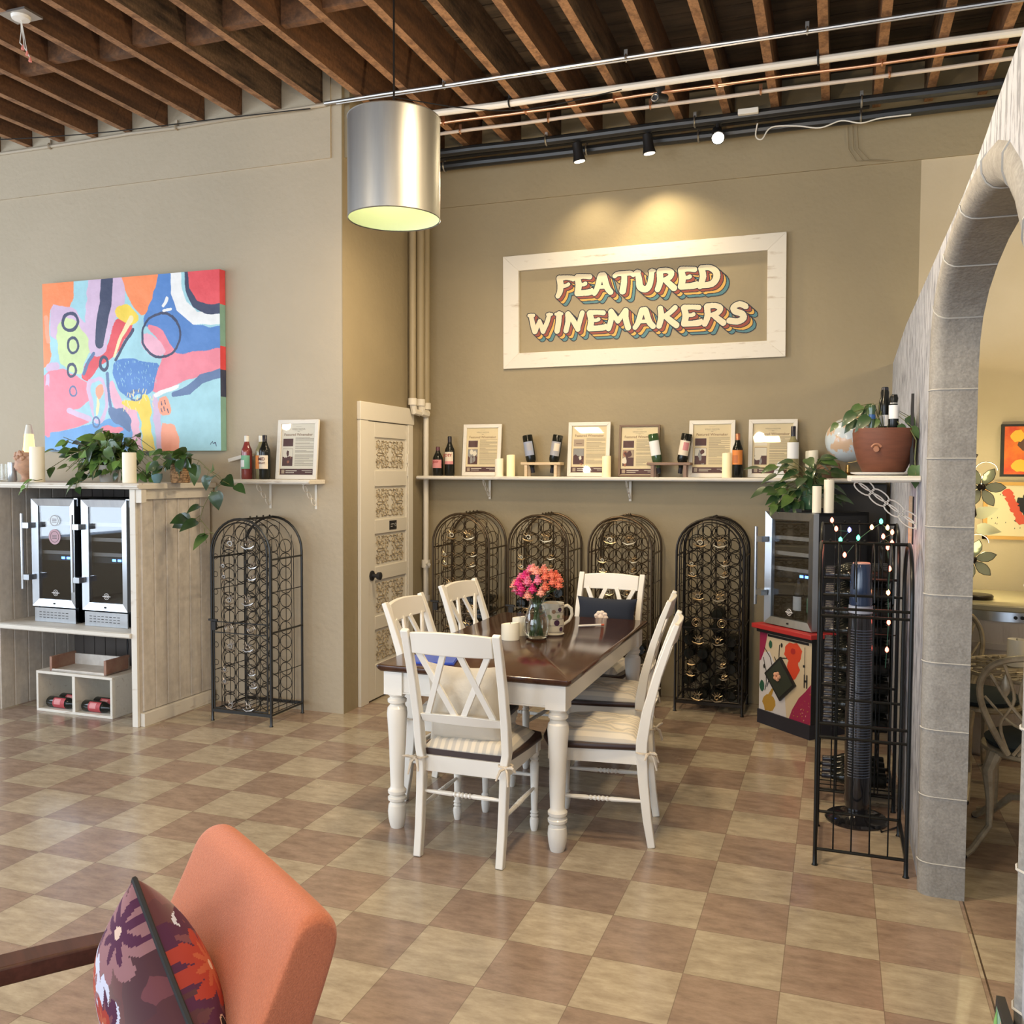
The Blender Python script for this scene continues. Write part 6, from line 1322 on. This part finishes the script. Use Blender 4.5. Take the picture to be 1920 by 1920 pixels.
for (cx_, cz_, ph) in ((-.035, .235, .3), (.0, .665, .0)):
    for k in range(6):
        a = ph + 2 * PI * k / 6; g = G(); d = Vector((math.cos(a), -.35, math.sin(a))); s_ = Vector((-math.sin(a), 0, math.cos(a))); P0 = Vector((cx_, -.03, cz_)); L_ = .125
        prof2 = [(.16, .008), (.35, .030), (.58, .040), (.8, .030), (1, .002)]; rg = [[P0 + d * (u * L_) + s_ * wv * .75 + Vector((0, -.004, 0)), P0 + d * (u * L_) - s_ * wv * .75 + Vector((0, -.004, 0)), P0 + d * (u * L_) - s_ * wv * .75, P0 + d * (u * L_) + s_ * wv * .75] for u, wv in prof2]
        g.loft(rg); g.tube([r_[0] for r_ in rg] + [r_[1] for r_ in rg[::-1]], .0016, 1, 4); g.build('glass_petal', [gp, dm], t)
    g = G(); g.ball((cx_, -.045, cz_), .024, 0, 12, 8); g.build('flower_centre', dm, t)
    g = G(); g.ball((cx_ + .02, -.005, cz_ + .055), .014, 0, 8, 6); g.build('bulb', mat('lamp_bulb', (1, .95, .7), .4, emit=(1, .9, .55), es=22), t)
    lamp('POINT', 'flower_light', (lx + cx_ + .02, ly - .02, lz + cz_ + .09), 7, (1, .84, .45), rad=.03)
    g = G(); n = 12; g.tube([(cx_ + .06 * math.cos(a) + .03, -.0, cz_ + .10 + .05 * math.sin(a)) for a in [PI * j / n for j in range(n + 1)]], .0025, 0, 4); g.build('beaded_rim', dm, t)
for (x, z, a) in ((.02, .50, .35), (.03, .42, -.1), (-.10, .36, 2.6)):
    g = G(); heart(g, (x - .04, 0, z), (math.cos(a), -.2, math.sin(a)), (0, -1, .2), .13, .075, 0); g.build('glass_leaf', gp, t, sharp=80)
# pictures
t = thing('framed_painting', 'red and orange painting in a dark frame above the barrel', 'painting', (1.22, 6.598, 1.62))
g = G(); g.box(-.232, .232, -.035, 0, 0, .335); g.build('frame', matblack, t); g = G(); g.box(-.215, .215, -.037, -.035, .015, .32, 0)
for k, (a, b, c, d, m_) in enumerate(((-.12, .07, .05, .04, 1), (-.09, .22, .05, .06, 3), (.05, .12, .06, .10, 2), (.02, .18, .05, .06, 3), (-.14, .26, .04, .04, 1), (.10, .20, .05, .08, 3))): g.poly([(x, -.0372 - k * .0002, z) for x, z in blob(a, b, c, d, 16, .15, k)], m_)
g.build('painted_surface', [mat('art_red', (.62, .06, .03), .5, var=(.80, .22, .03), vs=7), mat('art_yellow', (.90, .50, .06), .5), mat('art_orange', (.85, .25, .03), .5), mat('art_brown', (.12, .06, .04), .5)], t, smooth=False)
t = thing('framed_painting', 'cream picture with black and red splashes in a gold frame beyond the arch', 'painting', (1.22, 6.598, 1.215))
g = G()
for (a, b, c, d) in ((-.325, -.30, 0, .37), (.30, .325, 0, .37), (-.325, .325, 0, .022), (-.325, .325, .348, .37)): g.box(a, b, -.025, 0, c, d)
g.build('frame', mat('gold_frame', (.62, .36, .10), .4), t); g = G(); g.box(-.30, .30, -.010, -.006, .022, .348, 0)
for k in range(26):
    rd = random.Random(k + 3); g.poly([(x, -.0104 - k * .0001, z) for x, z in blob(-.03 + rd.uniform(-.10, .16), .19 + rd.uniform(-.08, .08), rd.uniform(.02, .06), rd.uniform(.015, .05), 12, .3, k)], 1)
for k in range(6): rd = random.Random(k + 90); g.poly([(x, -.0134 - k * .0001, z) for x, z in blob(-.185 + k * .016, .30 - k * .035, .028, .03, 10, .3, k)], 2)
for k in range(40): rd = random.Random(k + 200); x, z = rd.uniform(-.28, .28), rd.uniform(.04, .33); g.poly([(x, -.0103, z), (x + .006, -.0103, z + .002), (x + .004, -.0103, z + .012)], 1)
g.build('painted_surface', [mat('art_cream', (.74, .66, .44), .6), cbk, mat('art_scarlet', (.62, .09, .05), .5)], t, smooth=False)
# bistro table and candle
cast = mat('cast_cream_metal', (.46, .40, .29), .35, metal=.3, var=(.30, .25, .17), vs=20)
t = thing('bistro_table', 'round cream cast metal bistro table with an openwork top', 'table', (.90, 4.70, 0))
g = G(); g.ring((0, 0, .735), .335, .010, 0, 'z', 40, 6); g.ring((0, 0, .735), .20, .005, 0, 'z', 28, 5)
for k in range(30): a = 2 * PI * k / 30; b = a + .45; g.tube([(.05 * math.cos(a), .05 * math.sin(a), .737), (.2 * math.cos(b), .2 * math.sin(b), .738), (.332 * math.cos(a + .1), .332 * math.sin(a + .1), .737)], .0065, 0, 5)
for k in range(20): a = 2 * PI * k / 20; g.tube([(.08 * math.cos(a), .08 * math.sin(a), .736), (.2 * math.cos(a - .4), .2 * math.sin(a - .4), .737), (.33 * math.cos(a - .1), .33 * math.sin(a - .1), .736)], .0045, 0, 4)
g.build('tabletop', cast, t)
g = G(); g.lathe([(.04, .05), (.05, .10), (.03, .2), (.045, .4), (.03, .6), (.12, .72)], (0, 0, 0), 0, 16); g.build('pedestal', cast, t)
for k in range(3): a = .5 + 2 * PI * k / 3; g = G(); g.tube([(0, 0, .15), (.12 * math.cos(a), .12 * math.sin(a), .12), (.2 * math.cos(a), .2 * math.sin(a), .03), (.27 * math.cos(a), .27 * math.sin(a), .014)], [.02, .018, .015, .014], 0, 8); g.build('leg', cast, t)
candle((.80, 4.74, .745), .040, .125, 'ivory candle on the openwork bistro table')
def cast_chair(lab, loc, rz):
    t = thing('bistro_chair', lab, 'chair', loc, rz, 'cream cast metal bistro chairs')
    # local: faces +y; back at y=-.2
    def ln(u, z): return (u, -.20 - (z - .45) * .22, z)
    g = G(); o = [ln(x, z) for x, z in ((-.10, .45), (-.16, .56), (-.205, .68), (-.20, .78), (-.14, .855), (0, .885), (.14, .855), (.20, .78), (.205, .68), (.16, .56), (.10, .45))]
    def sm(p):
        out = []
        for i in range(len(p) - 1):
            a, b, c, d = [Vector(p[max(min(j, len(p) - 1), 0)]) for j in (i - 1, i, i + 1, i + 2)]
            for k in range(4): u = k / 4; out.append(.5 * ((2 * b) + (c - a) * u + (2 * a - 5 * b + 4 * c - d) * u * u + (3 * b - a - 3 * c + d) * u ** 3))
        return out + [Vector(p[-1])]
    g.tube(sm(o), .014, 0, 8); g.build('back_frame', cast, t)
    g = G()
    for s_ in (-1, 1):
        g.tube(sm([ln(s_ * .06, .45), ln(s_ * .02, .56), ln(s_ * .10, .68), ln(s_ * .17, .80)]), .008, 0, 6); g.tube(sm([ln(s_ * .08, .45), ln(-s_ * .01, .60), ln(-s_ * .06, .72), ln(-s_ * .02, .87)]), .008, 0, 6)
        g.tube(sm([ln(s_ * .10, .46), ln(s_ * .13, .58), ln(s_ * .08, .70), ln(s_ * .12, .85)]), .007, 0, 6); g.tube(sm([ln(s_ * .02, .56), ln(s_ * .10, .60), ln(s_ * .19, .70)]), .006, 0, 6)
        P_ = ln(s_ * .115, .72); g.lathe([(.003, 0), (.020, .03), (.022, .05), (.004, .10)], (P_[0], P_[1] + .0, .70), 0, 10, sy=.5)
    g.lathe([(.003, 0), (.018, .03), (.02, .05), (.003, .10)], ln(0, .74), 0, 10, sy=.5); g.build('vine_openwork', cast, t)
    g = G(); g.lathe([(.20, .42), (.215, .43), (.215, .445), (.205, .45), (.001, .45)], (0, 0, 0), 0, 28); g.build('seat', cast, t)
    g = G(); g.lathe([(.001, .452), (.195, .455), (.205, .475), (.18, .492), (.001, .50)], (0, 0, 0), 0, 28); g.build('seat_cushion', mat('teal_black_fabric', (.012, .022, .028), .85), t)
    for (sx, sy) in ((-1, -1), (1, -1), (-1, 1), (1, 1)):
        g = G(); g.tube([(sx * .15, sy * .14, .43), (sx * .175, sy * .165, .36), (sx * .165, sy * .16, .24), (sx * .165, sy * .17, .12), (sx * .225, sy * .245, .03), (sx * .25, sy * .27, .012)], [.030, .026, .017, .014, .014, .016], 0, 8); g.build('leg', cast, t)
        g = G(); g.lathe([(.013, 0), (.015, .012)], (sx * .25, sy * .27, 0), 0, 8); g.build('rubber_foot', matblack, t)
    return t
c1 = cast_chair('cream openwork metal bistro chair nearest the arch with a dark cushion', (.84, 4.46, 0), -.2)
dup(c1, (.72, 5.30, 0), PI + .5, 'cream metal bistro chair behind the round table, in front of the barrel')
lamp('POINT', 'side_room_fill', (2.6, 4.6, 3.2), 44, (1, .80, .48), rad=.15)  # added warm fills for the room beyond the arch, no fixture behind them
lamp('POINT', 'side_room_fill', (1.6, 5.6, 2.9), 14, (1, .82, .50), rad=.15)
# board by the near jamb
t = thing('sandwich_board', 'colourful board with a black edge leaning at the near foot of the arch', 'board', (.318, 1.80, 0), rx=-.0)
g = G(); g.prism([(-.28, 0), (.12, 0), (.155, .30), (.08, .655), (-.3, .655)], -.018, -.003, 0, 'yz'); g.build('board_edge', matblack, t)
g = G()
for k, (pts_, m_) in enumerate((([(-.27, .01), (.11, .01), (.14, .30), (.07, .64), (-.29, .64)], 0), ([(.14, .32), (.09, .60), (.06, .5), (.09, .35)], 1), ([(.09, .60), (.06, .64), (.03, .50), (.06, .40)], 2), ([(.02, .64), (-.05, .64), (0, .45)], 3))): g.poly([(-.0185 - k * .0004, a, b) for a, b in pts_], m_)
g.build('board_face', [mat('pale_green', (.25, .45, .35), .5), mat('board_blue', (.05, .15, .5), .5), mat('board_green', (.2, .5, .15), .5), mat('board_pink', (.7, .35, .3), .5)], t, smooth=False)

# ================================================================== ORANGE ARMCHAIR
A0 = Vector((-1.345, 1.735, 0)); A1 = Vector((-.915, 1.447, 0))            # top edge of the back, far -> near end
ux = (A1 - A0).normalized(); rz = math.atan2(ux.y, ux.x)                  # local x along the back, chair faces local -y
cm = (A0 + A1) / 2
t = thing('armchair', 'orange upholstered armchair with dark wooden arms in the foreground', 'armchair', (cm.x, cm.y, 0), rz)
orange = mat('orange_fabric', (.56, .175, .080), .85, var=(.44, .125, .055), vs=220, vth=(.3, .7), sheen=.25, bump=.35, bs=350); wood = mat('arm_walnut', (.085, .035, .024), .35, var=(.05, .022, .015), vs=5, vstretch=(1, 8, 8))
hw = (A1 - A0).length / 2 + .028
def slab(g, prof, x0, x1, r=.03, m=0):
    """profile in (y,z), extruded along x with rounded ends"""
    cy = sum(p[0] for p in prof) / len(prof); cz_ = sum(p[1] for p in prof) / len(prof); rg = []
    for x, k in ((x0, .80), (x0 + r * .12, .88), (x0 + r * .45, .955), (x0 + r, 1), (x1 - r, 1), (x1 - r * .45, .955), (x1 - r * .12, .88), (x1, .80)):
        ins = (1 - k) * .14
        q = []
        for y, z in prof:
            dy, dz = y - cy, z - cz_; L_ = math.hypot(dy, dz); s_ = max(0, (L_ - ins * (1 if k < 1 else 0)) / L_); q.append((x, cy + dy * s_, cz_ + dz * s_))
        rg.append(q)
    g.loft(rg, m)
g = G(); slab(g, [(-.29, .32), (-.25, .36), (-.060, .74), (-.042, .785), (-.022, .808), (.008, .815), (.040, .803), (.055, .775), (.052, .74), (-.10, .36), (-.12, .30), (-.26, .27)], -hw, hw, .034); o = g.build('backrest', orange, t, sharp=80)
o.modifiers.new('s', 'SUBSURF').levels = 2; o.modifiers['s'].render_levels = 2
g = G(); slab(g, [(-.78, .34), (-.80, .40), (-.76, .45), (-.32, .42), (-.29, .38), (-.30, .28), (-.76, .28)], -hw + .01, hw - .01, .05); o = g.build('seat_cushion', orange, t, sharp=80); o.modifiers.new('s', 'SUBSURF').levels = 1
for sx in (-1, 1):
    g = G(); X = sx * (hw + .035)
    rg = []
    for y, z, w2_, h2_ in ((-.02, .548, .022, .020), (-.12, .560, .028, .021), (-.35, .575, .034, .021), (-.62, .585, .034, .020), (-.76, .585, .028, .016)): rg.append([(X - w2_, y, z - h2_), (X + w2_, y, z - h2_), (X + w2_, y, z + h2_), (X - w2_, y, z + h2_)])
    g.loft(rg); g.build('armrest', wood, t, bevel=.006)
    g = G(); g.sweep([(X, -.13, .55), (X, -.16, .44), (X, -.12, .25), (X, -.0, 0)], [(-.02, -.02), (.02, -.02), (.02, .02), (-.02, .02)], 0, up=(1, 0, 0), scale=[(1, 1.4), (1, 1.1), (1, 1), (.8, .8)]); g.build('leg', wood, t, bevel=.004)
    g = G(); g.sweep([(X, -.62, .57), (X, -.64, .40), (X, -.66, .2), (X, -.70, 0)], [(-.02, -.02), (.02, -.02), (.02, .02), (-.02, .02)], 0, up=(1, 0, 0), scale=[(1, 1.4), (1, 1.1), (1, 1), (.8, .8)]); g.build('leg', wood, t, bevel=.004)
    g = G(); g.prism([(-.14, .555), (-.22, .555), (-.165, .47), (-.15, .40), (-.12, .40)], X - .012, X + .012, 0, 'yz'); g.build('arm_bracket', wood, t)
g = G(); g.box(-hw - .02, hw + .02, -.68, -.64, .25, .30); g.box(-hw - .02, hw + .02, -.06, -.02, .25, .30); g.build('frame_rail', wood, t)
# floral pillow leaning on the back: corner up
def floral():
    m = bpy.data.materials.new('floral_velvet'); m.use_nodes = True; nt = m.node_tree; N = nt.nodes; L = nt.links; b = N['Principled BSDF']; b.inputs['Roughness'].default_value = .8; b.inputs['Sheen Weight'].default_value = .4
    tc = N.new('ShaderNodeTexCoord'); nz = N.new('ShaderNodeTexNoise'); nz.inputs['Scale'].default_value = 9; nz.inputs['Detail'].default_value = 4
    L.new(tc.outputs['Object'], nz.inputs['Vector']); ad = N.new('ShaderNodeVectorMath'); ad.operation = 'MULTIPLY_ADD'; L.new(nz.outputs['Color'], ad.inputs[0]); ad.inputs[1].default_value = (.06, .06, .06); L.new(tc.outputs['Object'], ad.inputs[2])
    vo = N.new('ShaderNodeTexVoronoi'); vo.inputs['Scale'].default_value = 17; L.new(ad.outputs[0], vo.inputs['Vector'])
    r = N.new('ShaderNodeValToRGB'); r.color_ramp.interpolation = 'CONSTANT'; e = r.color_ramp.elements; cs = [(0, (.065, .010, .016)), (.28, (.085, .014, .02)), (.50, (.13, .03, .04)), (.60, (.07, .012, .018)), (.74, (.11, .02, .02)), (.82, (.055, .01, .018)), (.92, (.03, .008, .015))]
    e[0].color = (*cs[0][1], 1); e[1].position = cs[1][0]; e[1].color = (*cs[1][1], 1)
    for p, c in cs[2:]: x = e.new(p); x.color = (*c, 1)
    sp = N.new('ShaderNodeSeparateColor'); L.new(vo.outputs['Color'], sp.inputs[0]); L.new(sp.outputs[0], r.inputs[0]); L.new(r.outputs[0], b.inputs['Base Color'])
    return m
fl = floral()
t = thing('throw_pillow', 'dark red floral velvet pillow with a black piped edge on the orange armchair', 'pillow', (0, 0, 0))
loc = Vector((-1.245, 1.425, .575)); t.location = loc
vv = Vector((-.707, .784, -.567)).normalized(); rr_ = vv.cross(Vector((0, 0, 1))).normalized(); uu = rr_.cross(vv)
N_dir = (rr_ * -.93 + uu * -.30 - vv * .16).normalized()
M3 = None
zx = Vector((0.0, 0.0, 1)); zx = (zx - N_dir * zx.dot(N_dir)).normalized(); xx = zx.cross(-N_dir).normalized() * -1
rot = Matrix((xx, -N_dir, zx)).transposed()
if rot.determinant() < 0: rot = Matrix((-xx, -N_dir, zx)).transposed()
t.rotation_euler = (rot @ Matrix.Rotation(PI / 4 + .08, 3, 'Y')).to_euler()
g = G(); NP = 120; pillow(g, .40, .40, .21, pinch=.07, N_=NP); rd = random.Random(12)
# the print: every face of the cover takes the colour of the flower drawn there
PCOL = [fl, mat('print_blush', (.27, .13, .14), .8), mat('print_pink', (.16, .05, .065), .8), mat('print_red', (.34, .035, .02), .8), mat('print_coral', (.42, .09, .04), .8), mat('print_plum', (.07, .012, .045), .8), mat('print_black', (.018, .014, .018), .8), mat('print_beige', (.62, .45, .36), .8), mat('print_bluewhite', (.55, .58, .70), .8)]
flw = []
for sd in (0, 1):
    L_ = []
    for q in range(26):
        c1, c2 = rd.choice(((1, 2), (2, 1), (3, 4), (4, 3), (5, 2), (8, 1), (6, 7), (6, 7), (1, 5)))
        L_.append((rd.uniform(-.95, .95), rd.uniform(-.95, .95), rd.uniform(.22, .48), rd.choice((5, 6, 8, 9)), rd.uniform(0, 6), c1, c2))
    flw.append(L_)
def pcolor(sd, u, v):
    c = 0
    for (u0, v0, R_, n, ph, c1, c2) in flw[sd]:
        dx, dy = u - u0, v - v0; r_ = math.hypot(dx, dy); th = math.atan2(dy, dx) + ph + .2 * math.sin(r_ * 7)
        edge = R_ * (.55 + .45 * abs(math.cos(n * th / 2)) ** .6) 
        if r_ < edge:
            c = c1 if r_ > R_ * (.45 + .2 * math.cos(n * th)) else c2
            if c1 == 6: c = 7 if (edge - r_ < .022 or abs(math.sin(n * th / 2)) > .985) else 6
            if r_ < R_ * .12: c = 7
    return c
k = 0
for j in range(NP):
    for i in range(NP):
        u, v = 2 * (i + .5) / NP - 1, 2 * (j + .5) / NP - 1
        for sd in (0, 1): g.m[k] = pcolor(sd, u, v); k += 1
g.build('pillow_cover', PCOL, t, sharp=80)
g = G(); rim = []
for (a, b) in ((-1, -1), (1, -1), (1, 1), (-1, 1)):
    c_, d_ = {(-1, -1): (1, -1), (1, -1): (1, 1), (1, 1): (-1, 1), (-1, 1): (-1, -1)}[(a, b)]
    for k in range(12):
        u = k / 12; x, z = a + (c_ - a) * u, b + (d_ - b) * u; kx = 1 - .07 * (1 - z * z) * abs(x) ** 3; kz = 1 - .07 * (1 - x * x) * abs(z) ** 3; rim.append((x * .20 * kx, 0, z * .20 * kz))
g.tube(rim, .006, 0, 6, loop=True); g.build('piping', matblack, t)
